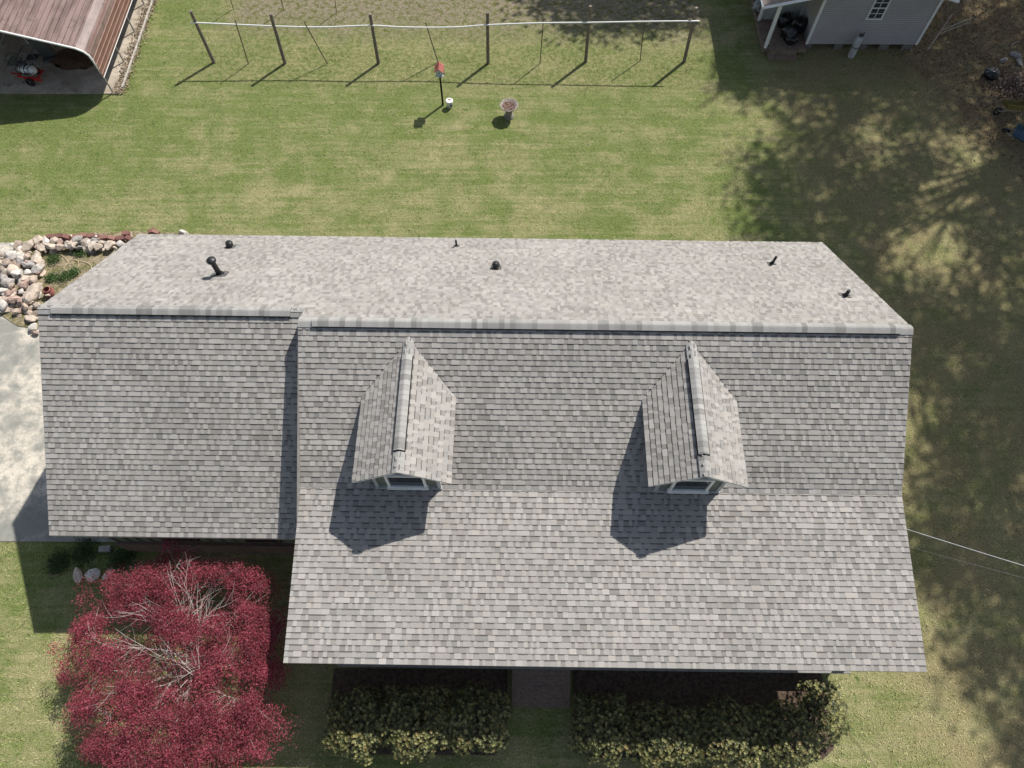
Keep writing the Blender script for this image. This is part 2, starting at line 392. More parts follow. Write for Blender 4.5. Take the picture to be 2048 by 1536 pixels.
# ridge caps and vents
def cap_tone():
    b = random.choice((.36, .33, .38, .31, .26, .35, .24, .37))*random.uniform(.95, 1.05); return (b*1.025, b*1.0, b*.945)
def ridge(A, B, sl, sr, hw, lift, name, parent, step=.158, dark=True, ins=.965):
    """caps from A to B; sl/sr slopes on the left/right side of the A->B direction"""
    A, B = Vector(A), Vector(B); D_ = (B-A); L = D_.length; D_ = D_/L; S_ = Vector((-D_.y, D_.x, 0)); mb = MB(); side = MB()
    def pt(u, a, extra=0):
        sp = sl if a > 0 else sr; r_ = hw*.35
        drop = sp*(math.sqrt(a*a+r_*r_*.25)-r_*.5)
        return A+D_*u+S_*a+Vector((0, 0, lift-drop+extra))
    u = 0.; q = [-1, -.72, -.4, -.14, .14, .4, .72, 1]
    while u < L-1e-4:
        u2 = min(u+step, L); cl = cap_tone()
        for i in range(len(q)-1):
            mb.quad(pt(u, q[i]*hw, 0), pt(u2+.01, q[i]*hw, .006), pt(u2+.01, q[i+1]*hw, .006), pt(u, q[i+1]*hw, 0), cl)
        mb.quad(pt(u2+.01, -hw, .006), pt(u2+.01, -hw, -.004), pt(u2+.01, hw, -.004), pt(u2+.01, hw, .006), tuple(x_*.5 for x_ in cl))
        u = u2
    o = mb.build(name, M_SH, parent)
    if dark:
        th = Vector((0, 0, -lift*1.0))
        for sgn in (-1, 1):
            a0, a1 = pt(0, sgn*hw*ins, -.006), pt(L, sgn*hw*ins, -.006); side.quad(a0, a1, a1+th, a0+th)
        for uu in (0.005, L-.005):
            side.poly([pt(uu, -hw*ins, -.006)+th, pt(uu, -hw*ins, -.006), pt(uu, 0, -.006), pt(uu, hw*ins, -.006), pt(uu, hw*ins, -.006)+th])
        side.build('vent_strip', M_DARK, o)
    return o
ridge((X1, 0, ZR), (X2, 0, ZR), SB, SF, .17, .03, 'ridge_cap', house, dark=False)
ridge((X1+.42, -.01, ZR), (X2-.38, -.01, ZR), SB, SF, .165, .085, 'ridge_vent', house)
ridge((X0, DG, ZGR), (X1+.02, DG, ZGR), SB, SF, .17, .03, 'ridge_cap', house, dark=False)
ridge((X0+.42, DG-.01, ZGR), (X1-.38, DG-.01, ZGR), SB, SF, .165, .085, 'ridge_vent', house)
# walls
wl = MB()
def wallquad(a, b, z0, z1a, z1b): wl.quad((a[0], a[1], z0), (b[0], b[1], z0), (b[0], b[1], z1b), (a[0], a[1], z1a))
wx0, wx2, wyb, wyg, wym = X0+.35, X2-.35, YB-.45, YGE+.55, YK-.15
zb_, zg_, zm_ = ZR-SB*wyb-.2, ZGR-SF*(DG-wyg)-.2, ZR+SF*wym-.2
wallquad((wx2, wyb), (wx0, wyb), 0, zb_, zb_); wallquad((wx0, wyg), (X1+.35, wyg), 0, zg_, zg_); wallquad((X1+.35, wym), (wx2, wym), 0, zm_, zm_)
wl.poly([(wx0, wyg, 0), (wx0, wyg, zg_), (wx0, DG, ZGR-.2), (wx0, wyb, zb_), (wx0, wyb, 0)])
wl.poly([(wx2, wyb, 0), (wx2, wyb, zb_), (wx2, 0, ZR-.2), (wx2, wym, zm_), (wx2, wym, 0)])
wl.poly([(X1+.35, wyg-.0, 0), (X1+.35, wyg, zg_), (X1+.35, wym-.1, zm_), (X1+.35, wym-.1, 0)])
wl.build('wall', M_WALLG, house)
b_ = MB(); b_.box(((wx0+X1)/2+.2, wyg-.06, .55), (X1-wx0+.2, .12, 1.1)); b_.build('brick_base', M_BRICK, house)
for i in range(26):
    pass
bt = MB()
for i in range(19): bt.box((wx0+.2+i*.41, wyg-.02, 2.1), (.05, .04, 2.0))
bt.build('batten_siding', plain('batten', (.12, .125, .10), .7), house)
M_GLASS = NT('window_glass').out((.02, .025, .03), .06, 0, .6)
def window(parent, c, wd, ht, rails=1, nm='window'):  # frame, optional meeting rail, pane
    f = MB(); x_, y_, z_ = c; b = .07
    f.box((x_, y_, z_+ht/2-b/2), (wd, .07, b)); f.box((x_, y_, z_-ht/2+b/2), (wd+.08, .1, b))
    f.box((x_-wd/2+b/2, y_, z_), (b, .07, ht-2*b)); f.box((x_+wd/2-b/2, y_, z_), (b, .07, ht-2*b))
    if rails: f.box((x_, y_+.005, z_), (wd-2*b, .05, .05))
    o = f.build(nm, M_WHITE if nm == 'window' else plain('brown_trim', (.10, .06, .045), .6), parent)
    g_ = MB(); g_.box((x_, y_+.02, z_), (wd-2*b, .012, ht-2*b)); g_.build('pane', M_GLASS, o); return o
for px_ in (352, 520):
    q = to_house(gp(px_, 1092, 1.9)); window(house, (q.x, wyg-.06, 2.25), 1.15, 1.3, 1, 'garage_window')
# porch deck, columns, steps
dk = MB(); dk.box(((X1+X2)/2+.1, -6.45, .82), (16.6, 4.5, .16)); dk.box(((X1+X2)/2+.1, -6.35, .37), (16.4, 4.2, .74))
dk.build('porch_floor', plain('porch_concrete', (.30, .29, .27), .85), house)
for xx in (-5.6, -1.4, 2.8, 7.0, 10.9):
    cm = MB(); cm.box((xx, -8.45, (ZE+.9)/2-.1), (.16, .16, ZE-.9-.2)); cm.box((xx, -8.45, .95), (.24, .24, .1)); cm.build('porch_column', M_WHITE, house)
t = NT('brick_paver'); bk = t.n('ShaderNodeTexBrick'); t.put(bk.inputs['Vector'], t.scale(t.objco(), (1, 1, 1)))
bk.inputs['Color1'].default_value = (.19, .135, .10, 1); bk.inputs['Color2'].default_value = (.27, .20, .15, 1); bk.inputs['Mortar'].default_value = (.12, .10, .09, 1)
bk.inputs['Scale'].default_value = 5; bk.inputs['Mortar Size'].default_value = .02; t.bump(bk.outputs['Fac'], .4, .01); M_PAVER = t.out(bk.outputs[0], .9)
st = MB()
A_ = to_house(Vector((.05, .85, 0))); B_ = to_house(Vector((1.96, .85, 0)))
for i in range(4):
    y0 = A_.y+i*.33; st.box(((A_.x+B_.x)/2, (y0+-8.75)/2+.02, (.17*(i+1))/2), (B_.x-A_.x-i*.004, -8.7-y0, .17*(i+1)-i*.001))
st.build('brick_steps', M_PAVER, house)
ds = MB(); ds.tube([(X2-.75, YE+.12, ZE-.12), (X2-.75, YE+.5, ZE-.6), (X2-.75, YE+.55, .4)], .045, 8); ds.build('downspout', M_WHITE, house)
# dormers
def dormer(cx):
    zr, yf, yb_, hwid, sl = 7.755, -4.46, -.40, 1.36, .655
    cxr = cx
    d = bpy.data.objects.new('dormer', None); link(d, house); d.location = (cxr, 0, 0)
    for sg in (-1, 1):
        mb = MB(); ze = zr-sl*hwid; l = math.hypot(hwid, sl*hwid); V = (-sg*hwid/l, 0, sl*hwid/l)
        ylen = lambda v: ((zr-sl*hwid+sl*hwid*(v/l))-ZR)/SF   # y where this height meets the main roof
        if sg < 0:
            O = (-hwid, ylen(0)+6, ze); U = (0, -1, 0)
            # u runs forward from y = O.y ; start at the valley
            shingles(mb, (-hwid, 0, ze), U, V, -yf, l, left=lambda v: -ylen(v)-.25)
        else:
            shingles(mb, (hwid, yf, ze), (0, 1, 0), V, 6, l, right=lambda v: ylen(v)-yf+.25)
        mb.build('dormer_roof', M_SH, d)
        q = MB(); yv = ylen(0)
        a = [(sg*hwid, yf, ze-k_), (0, yf, zr-k_), (0, yb_+.1, zr-k_), (sg*hwid, yv+.2, ze-k_)]
        if sg > 0: a = [a[0], a[3], a[2], a[1]]
        slab(q, *a, .05); q.build('dormer_trim', M_WHITE, d)
    ridge((0, -.36, zr), (0, yf-.01, zr), sl, sl, .155, .045, 'dormer_ridge_cap', d, dark=False)
    ridge((0, -.95, zr), (0, yf+.62, zr), sl, sl, .15, .095, 'dormer_ridge_vent', d, ins=1.0)
    q = MB()
    for sg in (-1, 1): q.tube([(sg*.163, -.95, zr-sl*.15+.07), (sg*.163, yf+.60, zr-sl*.15+.07)], .013, 4)
    q.tube([(-.16, yf+.60, zr-sl*.15+.07), (0, yf+.60, zr+.07), (.16, yf+.60, zr-sl*.15+.07)], .013, 4); q.build('vent_edge', M_DARK, d)
    for sg in (-1, 1):
        vt = []
        for f_ in (0, .5, 1):
            hx = sg*(hwid-.12)*f_; zz = zr-sl*abs(hx); vt.append((hx, (zz-ZR)/SF+.0, zz+.012))
        q = MB(); q.tube(vt, .016, 5); q.build('valley_flashing', M_DARK, d)
    wy = -4.10; zw = ZR+SF*wy; hw_ = .93
    m = MB()
    zt = zr-sl*hw_-.06
    m.poly([(-hw_, wy, zw-.1), (hw_, wy, zw-.1), (hw_, wy, zt), (0, wy, zr-.06), (-hw_, wy, zt)])
    for sg in (-1, 1):
        yv = (zt-ZR)/SF; pts = [(sg*hw_, wy, zw-.1), (sg*hw_, wy, zt), (sg*hw_, yv+.1, zt)]
        m.poly(pts if sg < 0 else pts[::-1])
    m.build('dormer_wall', plain('dormer_siding', (.19, .20, .165), .75, var=.3), d)
    c_ = MB()
    for sg in (-1, 1): c_.box((sg*(hw_-.02), wy-.02, (zw+zt)/2), (.1, .06, zt-zw)); c_.box((sg*(hw_+.16), wy-.02, zt-.27), (.30, .1, .05))
    c_.box((0, wy-.03, zw+.03), (2*hw_+.1, .1, .06)); c_.build('corner_board', plain('grey_board', (.42, .43, .42), .6), d)
    o_ = window(d, (0, wy-.07, zw+.70), 1.12, 1.0, 0); q = MB(); q.box((0, wy-.11, zw+.20), (1.2, .10, .06)); q.build('sill', M_WHITE, o_)
    return d
dormer(-2.985); dormer(5.17)
# roof penetrations
def back_pt(px, py):
    d = ray(px, py); c, s_ = math.cos(HYAW), math.sin(HYAW); o = to_house(Vector((0, 0, CAM_H))); dl = Vector((d.x*c+d.y*s_, -d.x*s_+d.y*c, d.z))
    t_ = (ZR-SB*o.y-o.z)/(dl.z+SB*dl.y); return o+dl*t_
M_PIPE = plain('dark_pipe', (.018, .018, .02), .45, spec=.5); M_FLASH = plain('flashing', (.10, .10, .10), .5)
def flash(o, p, sz):
    m = MB(); n_ = Vector((0, SB, 1)).normalized(); q = Vector((0, 0, 1)).rotation_difference(n_).to_matrix()
    m.box(Vector(p)+n_*.022, (sz, sz, .008), None, q); m.build('flashing', M_FLASH, o)
def pipe(px, py, h, r, lean=(0, 0)):
    p = back_pt(px, py); m = MB(); m.tube([p-Vector((0, 0, .1)), p+Vector((lean[0], lean[1], h))], r, 12)
    m.lathe(p, [(r*2.1, 0.0), (r*1.5, .06), (r*1.05, .13)], 12); o = m.build('vent_pipe', M_PIPE, house, True); flash(o, p, r*6)
    return p
p = back_pt(440, 549); m = MB(); m.tube([p-Vector((0, 0, .1)), p+Vector((0, 0, .78))], .085, 14)
m.lathe(p, [(.17, -.06), (.13, .05), (.09, .14)], 14); m.lathe(p+Vector((0, 0, .76)), [(.06, -.04), (.15, -.02), (.155, .03), (.10, .075), (.0, .095)], 18)
o = m.build('flue_stack', M_PIPE, house, True); flash(o, p, .5)
pipe(913, 493, .36, .035); pipe(1543, 528, .42, .045, (.03, 0)); pipe(1690, 592, .30, .055)
def gooseneck(px, py):
    p = back_pt(px, py); m = MB()
    m.tube([p-Vector((0, 0, .1)), p+Vector((0, 0, .2))], .075, 10)
    m.lathe(p+Vector((0, .0, .15)), [(.125, -.02), (.14, .05), (.12, .11), (.06, .15), (0, .155)], 8)
    m.box(p+Vector((0, -.09, .13)), (.17, .12, .13)); o = m.build('roof_vent_hood', M_PIPE, house); flash(o, p, .36)
gooseneck(462, 494); gooseneck(992, 536)

# ================================================================== CABLES
def catenary(a, b, sag, n=14): return [a.lerp(b, i/n)-Vector((0, 0, sag*4*(i/n)*(1-i/n))) for i in range(n+1)]
a = gp(1790, 1051, 4.75); b = gp(2048, 1130, 6.2); b = a+(b-a)*1.9
tag(MB().tube(catenary(a, b, .05), .012, 6).build('service_cable', plain('cable_white', (.55, .56, .56), .5)), 'thick pale overhead cable running from under the right roof edge', 'cable')
a = gp(1815, 1093, 4.3); b = gp(2048, 1155, 5.6); b = a+(b-a)*1.9
tag(MB().tube(catenary(a, b, .04), .005, 5).build('phone_wire', plain('wire_grey', (.2, .2, .19), .6)), 'thin dark overhead wire below the thick pale cable', 'wire')

# ================================================================== MAPLE
M_RED = attr_mat('maple_leaf', .6, 30, .25, 1.5, .2, trans=.35)
M_BARK = plain('pale_bark', (.42, .37, .32), .85, var=.45, sc=9)
mp_c = Vector((-10.62, 2.25, 0)); mp = empty('japanese_maple', (mp_c.x, mp_c.y, 0))
tag(mp, 'dark red leaved maple tree with bare pale twigs at its centre, beside the front porch', 'tree')
def crown_r(an):
    return 3.42*(1+.05*math.sin(3*an+.7)+.045*math.sin(5*an+2)+.03*math.sin(9*an))
base = Vector((.35, -.1, 0)); clumps = []
def thin(px, py):   # places where the photo shows through the crown
    e = lambda cx, cy, rx, ry: ((px-cx)/rx)**2+((py-cy)/ry)**2
    return min(e(325, 1325, 100, 45), e(400, 1215, 34, 40)*1.1, e(455, 1375, 45, 42)*1.2, e(440, 1190, 32, 32)*1.2, e(250, 1265, 60, 30))
OUT_PX = [(232, 1150), (285, 1128), (318, 1118), (335, 1084), (362, 1086), (382, 1128), (425, 1132), (470, 1122), (520, 1135), (552, 1185), (566, 1235), (556, 1300), (562, 1350), (560, 1400), (578, 1452), (560, 1478), (530, 1505), (470, 1545), (420, 1600), (300, 1610), (215, 1570), (165, 1500), (135, 1440), (152, 1400), (120, 1345), (98, 1305), (135, 1288), (158, 1240), (152, 1190), (185, 1158)]
while len(clumps) < 680:
    px, py = random.uniform(90, 590), random.uniform(1080, 1610)
    if not inpoly(np.array([px]), np.array([py]), OUT_PX)[0]: continue
    rr = min(1, math.hypot((px-355)/225, (py-1350)/255)); th = thin(px, py)
    gapn = mnoise.noise(Vector((px*.022, py*.022, 3.3)))+.5*mnoise.noise(Vector((px*.05, py*.05, 8)))
    if gapn < -.2 and random.random() < .8: continue
    if rr > .88 and gapn < .15 and random.random() < .7: continue
    z = 2.15+1.25*math.sqrt(max(0, 1-rr**2.2))+random.uniform(-.3, .12)-(.7 if random.random() < .3 else 0)
    if rr > .8 and random.random() < .3: z -= random.uniform(.3, .9)
    if px > 480 or py < 1190: z = max(z, random.uniform(2.75, 3.3))
    if th < 1.:
        if random.random() < .84: continue
        z -= random.uniform(.3, 1.2)
    clumps.append(gp(px, py, z)-mp_c)
Cs, Ds, Ws, Ks = [], [], [], []
for cpt in clumps:
    m_ = random.randint(110, 240); rad = random.uniform(.12, .25)
    off = RNG.normal(size=(m_, 3))*np.array([rad, rad, rad*.32]); off[:, 2] -= (off[:, 0]**2+off[:, 1]**2)*1.2
    cc = np.array(cpt)+off; nmv = RNG.uniform(.02, .036, m_)[:, None]
    b_c = np.array([[.43, .075, .11], [.31, .055, .082], [.55, .15, .19], [.18, .045, .05], [.38, .12, .16]])[RNG.choice(5, m_, p=[.32, .25, .2, .13, .1])]
    tint = random.uniform(.6, 1.25)
    d1, w1, nn = leaf_vectors(m_, nmv, nmv*.36)
    Cs += [cc, cc]; Ds += [d1, w1/.36*.85]; Ws += [w1, d1*.32]; Ks += [b_c*tint, b_c*tint*.95]
Z = np.concatenate
cards('leaves', Z(Cs), Z(Ds), Z(Ws), M_RED, Z(Ks), mp)
tr = MB(); limb_pts = []
for i in range(11):
    an = i/11*2*math.pi+random.uniform(-.2, .2); L_ = random.uniform(1.7, 2.7); pts = []; rads = []
    for k in range(9):
        f = k/8; r_ = L_*f**1.15; wob = .22*math.sin(f*5+i*2)
        pts.append(base+Vector((math.cos(an)*r_-math.sin(an)*wob*f, math.sin(an)*r_+math.cos(an)*wob*f, (.15+2.5*f**.6-.1*f*f)))); rads.append(.075*(1-f)**1.1+.014)
    tr.tube(pts, rads, 7); limb_pts += list(zip(pts[2:], rads[2:]))
for cpt in clumps[::3]:
    q = min(limb_pts, key=lambda t_: (t_[0]-cpt).length); mid = (q[0]+cpt)/2+Vector((random.uniform(-.1, .1), random.uniform(-.1, .1), .05))
    tr.tube([q[0], mid, cpt], [min(q[1]*.6, .02), .011, .005], 5, cap=False)
tr.tube([base+Vector((0, 0, -.05)), base+Vector((.02, 0, .25)), base+Vector((0, .02, .5))], [.16, .13, .10], 10)
tr.build('trunk', M_BARK, mp, True)
tw = MB()
def twig(p, d, L_, r_, dep):
    n_ = 5; pts = [p]
    for k in range(n_):
        d = (d+Vector((random.uniform(-.16, .16), random.uniform(-.16, .16), random.uniform(-.08, .1)))).normalized(); pts.append(pts[-1]+d*L_/n_)
    tw.tube(pts, [r_*(1-.75*k/n_) for k in range(n_+1)], 5, cap=False)
    if dep:
        for k in (1, 2, 3, 4):
            if random.random() < .62:
                a_ = random.choice((-1, 1))*random.uniform(.4, .95); dd = Vector((d.x*math.cos(a_)-d.y*math.sin(a_), d.x*math.sin(a_)+d.y*math.cos(a_), random.uniform(-.1, .25)))
                twig(pts[k], dd.normalized(), L_*random.uniform(.4, .65), r_*.55, dep-1)
zb2 = 2.6
for (a, b) in (((385, 1345), (320, 1275)), ((385, 1350), (320, 1305)), ((390, 1340), (330, 1375)), ((385, 1260), (300, 1160)), ((385, 1262), (335, 1130)), ((395, 1265), (430, 1180)), ((380, 1330), (220, 1300)), ((330, 1370), (215, 1405)), ((385, 1255), (240, 1240)), ((405, 1345), (460, 1300)), ((375, 1360), (310, 1420)), ((395, 1250), (370, 1150)), ((400, 1265), (420, 1240)), ((310, 1300), (200, 1290)), ((380, 1375), (360, 1410)), ((340, 1240), (270, 1200)), ((400, 1350), (380, 1290)), ((400, 1265), (405, 1170))):
    A = gp(*a, zb2)-mp_c; B = gp(*b, zb2+.55)-mp_c
    twig(A, (B-A).normalized(), (B-A).length*1.05, .012, 2); twig(A.lerp(B, .3), ((B-A).normalized()+Vector((random.uniform(-.5, .5), random.uniform(-.5, .5), .1))).normalized(), (B-A).length*.6, .006, 1)
tw.build('bare_twigs', plain('dead_twig', (.55, .49, .45), .8, var=.4, sc=12), mp, True)

# ================================================================== FRONT SHRUBS
t = NT('mulch'); c = t.mix(t.mr(t.noise(9, 4, .7), .35, .65), (.045, .032, .022), (.12, .085, .06)); t.bump(t.noise(14, 4), .8, .05); M_MULCH = t.out(c, .95)
for (xa_, xb_, ya_) in ((-5.9, -.1, -.55), (2.1, 10.4, -.6)):
    tag(MB().prism([(xa_, ya_+.25), (xa_+.5, ya_), (xb_-.4, ya_), (xb_, ya_+.3), (xb_, 2.0), (xa_, 2.0)], -.05, .03).build('planting_bed_soil', M_MULCH), kind='structure')
M_HEDGE = attr_mat('hedge_leaf', .5, 30, .2, 1.5, .25, trans=.15, spec=.4)
M_STEM = plain('stem_brown', (.11, .08, .055), .9)
def shrub(cx, cy, rx, ry, h, label, n_ros=620, name='evergreen_shrub', pal=0, grp='evergreen shrubs along the front porch'):
    o = empty(name, (cx, cy, 0)); tag(o, label, 'shrub', grp)
    Cs, Ds, Ws, Ks = [], [], [], []
    for k in range(int(n_ros*1.35)):
        an = random.uniform(0, 2*math.pi); q = random.random()**.5*1.0; lump = 1+.10*math.sin(an*5+cx)+.06*math.sin(an*9)
        x_ = math.copysign(abs(math.cos(an))**.8, math.cos(an))*rx*q*lump; y_ = math.copysign(abs(math.sin(an))**.8, math.sin(an))*ry*q*lump
        zt = h*(1-.32*q**4)+.09*math.sin(x_*4+cx*3)*math.cos(y_*4)+random.uniform(-.3, .04)
        if q > .85: zt *= random.uniform(.5, 1)
        if random.random() < .2: zt *= random.uniform(.6, .95)
        out_ = Vector((x_/rx*.7, y_/ry*.7, .9)).normalized(); m_ = random.randint(9, 13)
        a2 = np.linspace(0, 2*np.pi, m_, endpoint=False)+random.random()*6; tilt = RNG.uniform(.1, .7, m_)
        ln = RNG.uniform(.023, .038, m_)
        nrm = np.array(out_); ax = np.cross(nrm, [0, 1, .1]); ax /= np.linalg.norm(ax); ay = np.cross(nrm, ax)
        dr = (np.cos(a2)[:, None]*ax+np.sin(a2)[:, None]*ay)*np.cos(tilt)[:, None]+nrm*np.sin(tilt)[:, None]
        wv = np.cross(dr, nrm); wv /= np.linalg.norm(wv, axis=1)[:, None]
        c0 = np.array([x_, y_, zt])+dr*ln[:, None]*1.1
        tone = [(.20, .195, .07), (.10, .11, .04), (.34, .33, .13), (.045, .055, .02), (.26, .20, .08)][random.choices(range(5), [4, 4, 2.5, 3, 1])[0]]
        Cs.append(c0); Ds.append(dr*ln[:, None]); Ws.append(wv*(ln*.38)[:, None]); Ks.append(np.tile(tone, (m_, 1))*RNG.uniform(.8, 1.25, (m_, 1)))
    cards('foliage', Z(Cs), Z(Ds), Z(Ws), M_HEDGE, Z(Ks), o)
    s_ = MB()
    for k in range(26):
        an = random.uniform(0, 6.28); q = random.uniform(.3, .85); s_.tube([(0.05*math.cos(an), .05*math.sin(an), 0), (rx*q*.5*math.cos(an), ry*q*.5*math.sin(an), h*.45), (rx*q*math.cos(an), ry*q*math.sin(an), h*.85)], [.022, .014, .006], 5)
    s_.build('stems', M_STEM, o); return o
shrub(-4.8, .33, 1.0, 1.03, 1.8, 'leftmost evergreen shrub of the row left of the brick steps', 900)
shrub(-2.95, .40, 1.25, 1.08, 1.85, 'middle evergreen shrub of the row left of the brick steps', 1050)
shrub(-1.05, .46, 1.08, .98, 1.75, 'evergreen shrub ending the hedge row just left of the brick steps', 850)
shrub(2.9, .25, 1.0, 1.0, 1.5, 'low evergreen shrub just right of the brick steps', 800)
shrub(4.75, .0, 1.3, 1.0, 1.6, 'second evergreen shrub right of the brick steps', 950)
shrub(6.75, .02, 1.25, 1.05, 1.6, 'third evergreen shrub right of the brick steps', 950)
shrub(8.5, .05, 1.1, 1.0, 1.55, 'fourth evergreen shrub right of the brick steps, near the porch end', 800)
shrub(9.95, .75, .72, .95, 1.4, 'tall loose shrub at the right end of the porch', 420, 'loose_shrub')

# ================================================================== STONES, BLOCKS
M_ROCK = attr_mat('field_rock', .9, 9, .45, 2.5, .45, bump=.6)
ROCKCOL = {'cream': (.64, .54, .44), 'white': (.76, .71, .64), 'tan': (.56, .45, .36), 'grey': (.42, .39, .36), 'rusty': (.47, .34, .28)}
def rock(x_, y_, z_, r_, col='cream', label=None, grp=None, name='rock'):
    c = ROCKCOL[col]; k = random.uniform(.85, 1.12); c = tuple(v*k for v in c)
    m = MB(); Mr = Matrix.Rotation(random.uniform(0, 6.28), 3, 'Z') @ Matrix.Rotation(random.uniform(-.4, .4), 3, 'X')
    V, F = ICO[3]; pl = [(Vector((random.gauss(0, 1), random.gauss(0, 1), random.gauss(0, 1))).normalized(), random.uniform(.52, .92)) for _ in range(11)]
    sx, sy, sz = r_*random.uniform(1.05, 1.65), r_*random.uniform(.85, 1.1), r_*random.uniform(.7, 1.0); sd = Vector((random.random()*40, 3, 5))
    for v_ in V:
        q = Vector(v_); d_ = 1.12
        for n_, h_ in pl:
            dt = q.dot(n_)
            if dt > .2: d_ = min(d_, h_/dt)
        d_ *= 1+.07*mnoise.noise(q*3+sd); m.v.append(tuple(Mr @ Vector((q.x*sx*d_, q.y*sy*d_, q.z*sz*d_))))
    for f_ in F: m.f.append(f_); m.c.append(c)
    o = m.build(name, M_ROCK); o.location = (x_, y_, z_)
    tag(o, label, 'rock', grp); return o
# rocks of the bed, read off the photo: (zoom x, zoom y, radius m, colour, height)
S5 = 4.655
RK = [(350,235,.30,'cream'),(430,240,.24,'white'),(510,240,.24,'cream'),(385,300,.26,'cream'),(465,290,.27,'cream'),(560,290,.24,'tan'),(560,245,.16,'rusty'),(650,285,.30,'cream'),(710,240,.32,'grey'),(730,300,.16,'grey'),(795,255,.28,'cream'),(885,215,.27,'white'),(850,290,.22,'cream'),(920,290,.24,'cream'),(945,250,.18,'cream'),(1030,265,.30,'cream'),(1125,262,.2,'white'),(1070,305,.14,'cream'),
 (180,275,.34,'tan'),(250,280,.33,'cream'),(190,330,.26,'cream'),(120,370,.34,'white'),(240,385,.2,'tan'),(345,350,.22,'cream'),(330,410,.32,'cream'),(180,410,.26,'grey'),(50,440,.30,'tan'),(245,460,.28,'grey'),(355,505,.28,'white'),(155,470,.2,'rusty'),(110,510,.36,'cream'),(40,540,.25,'cream'),(150,560,.28,'white'),(265,535,.22,'white'),(20,590,.25,'grey'),(225,590,.26,'cream'),(310,600,.24,'tan'),(75,630,.36,'grey'),(215,650,.27,'rusty'),(320,720,.45,'cream'),(190,710,.2,'white'),(255,750,.28,'cream'),(75,730,.28,'rusty'),(20,700,.22,'white'),(130,780,.26,'rusty'),(60,790,.26,'tan'),(190,800,.26,'rusty'),(290,810,.16,'cream'),(230,850,.2,'tan'),(330,840,.2,'cream'),(280,870,.15,'rusty'),(270,920,.15,'tan'),(320,910,.18,'tan'),(280,965,.26,'cream'),(330,960,.15,'cream'),(310,1045,.24,'white'),(320,1095,.16,'rusty'),(150,900,.22,'tan'),(20,830,.25,'white'),(30,880,.22,'grey'),(440,740,.1,'tan')]
size_w = lambda r_: 'large' if r_ > .29 else ('small' if r_ < .2 else 'mid-sized')
colw = {'cream': 'cream coloured', 'white': 'near white', 'tan': 'sandy tan', 'grey': 'mottled grey', 'rusty': 'reddish brown'}
for i, (zx, zy, r_, cl) in enumerate(RK):
    px, py = zx/S5, 430+zy/S5; zz = .34 if zy < 860 else .17
    P_ = gp(px, py, zz)
    if zy < 330 and zx > 330: place = 'in the course below the bricks'
    elif zx > 260 and zy < 860: place = 'on the inner edge of the bed'
    elif zy > 840: place = 'in the tail by the garage corner'
    elif zy < 500: place = 'on the outer corner near the lawn'
    elif zy < 690: place = 'in the pile beside the driveway'
    else: place = 'at the lower left foot of the pile'
    rock(P_.x, P_.y, zz-.02, r_*.74, cl, '%s %s rock %s' % (size_w(r_), colw[cl], place), 'rocks edging the bed by the garage')
    if zz > .3 and i % 2 == 0:
        rock(P_.x+random.uniform(-.1, .1), P_.y-.08, .08, r_*.8, random.choice(['tan', 'grey', 'cream']), 'rock half buried under %s rocks' % colw[cl], 'rocks edging the bed by the garage')
for k in range(120):
    zx, zy = (random.uniform(330, 1120), random.uniform(215, 320)) if k < 45 else (random.uniform(0, 370), random.uniform(280, 900))
    if zx > 380 and zy > 300: continue
    P_ = gp(zx/S5, 430+zy/S5, .28); cl = random.choice(['cream', 'tan', 'rusty', 'white', 'cream']); r_ = random.uniform(.08, .15)
    pl_ = 'below the bricks' if k < 45 else ('near the lawn' if zy < 480 else ('beside the driveway' if zy < 690 else 'at the lower foot of the pile'))
    rock(P_.x, P_.y, random.uniform(.1, .38) if zy < 850 else .1, r_, cl, '%s %s stone wedged %s' % ('tiny' if r_ < .115 else 'small', colw[cl], pl_), 'small stones wedged in the rock bed')
M_BR = attr_mat('red_brick', .9, 30, .3, 3, .3)
BRK = [(460,195,15),(540,188,5),(612,195,-15),(705,195,8),(770,182,0),(845,187,6),(960,200,12),(1040,210,-14),(1115,210,8),(1165,165,4),(1195,210,-18),(895,195,-8)]
for i, (zx, zy, ang) in enumerate(BRK):
    P_ = gp(zx/S5, 430+zy/S5, .42); m = MB(); cl = random.choice([(.24, .12, .10), (.30, .16, .13), (.20, .10, .085)])
    m.box((0, 0, 0), (.31, .2, .2), cl); o = m.build('brick', M_BR, bevel=.012); o.location = (P_.x, P_.y, .34); o.rotation_euler = (random.uniform(-.1, .1), random.uniform(-.1, .1), R(ang+random.uniform(-5, 5)))
    w_ = 'first' if i == 0 else ('at the right end' if i == 10 else None)
    tag(o, 'red brick on top of the back row of the rock bed' if w_ is None else 'red brick at the %s end of the brick row on the rock bed' % ('left' if i == 0 else 'right'), 'brick', 'red bricks along the back of the rock bed')
    r2 = rock(P_.x, P_.y, .12, .2, 'tan', 'buried tan stone under the row of red bricks', 'rocks edging the bed by the garage')
for k, (px, py, a_, lb) in enumerate(((303, 460, 40, 'dark face of a red brick lying on the lawn behind the back eave'), (311, 462, -20, 'pale orange brick leaning on a darker one behind the back eave'))):
    m = MB(); m.box((0, 0, 0), (.3, .16, .2), (.22, .11, .09) if k == 0 else (.40, .22, .17)); o = m.build('brick', M_BR, bevel=.012)
    P_ = gp(px, py, .2); o.location = (P_.x, P_.y, .12); o.rotation_euler = (.2, .1, R(a_)); tag(o, lb, 'brick')
P_ = gp(366, 466, .15); rock(P_.x, P_.y, .1, .17, 'white', 'round white stone just showing past the back roof edge', None)
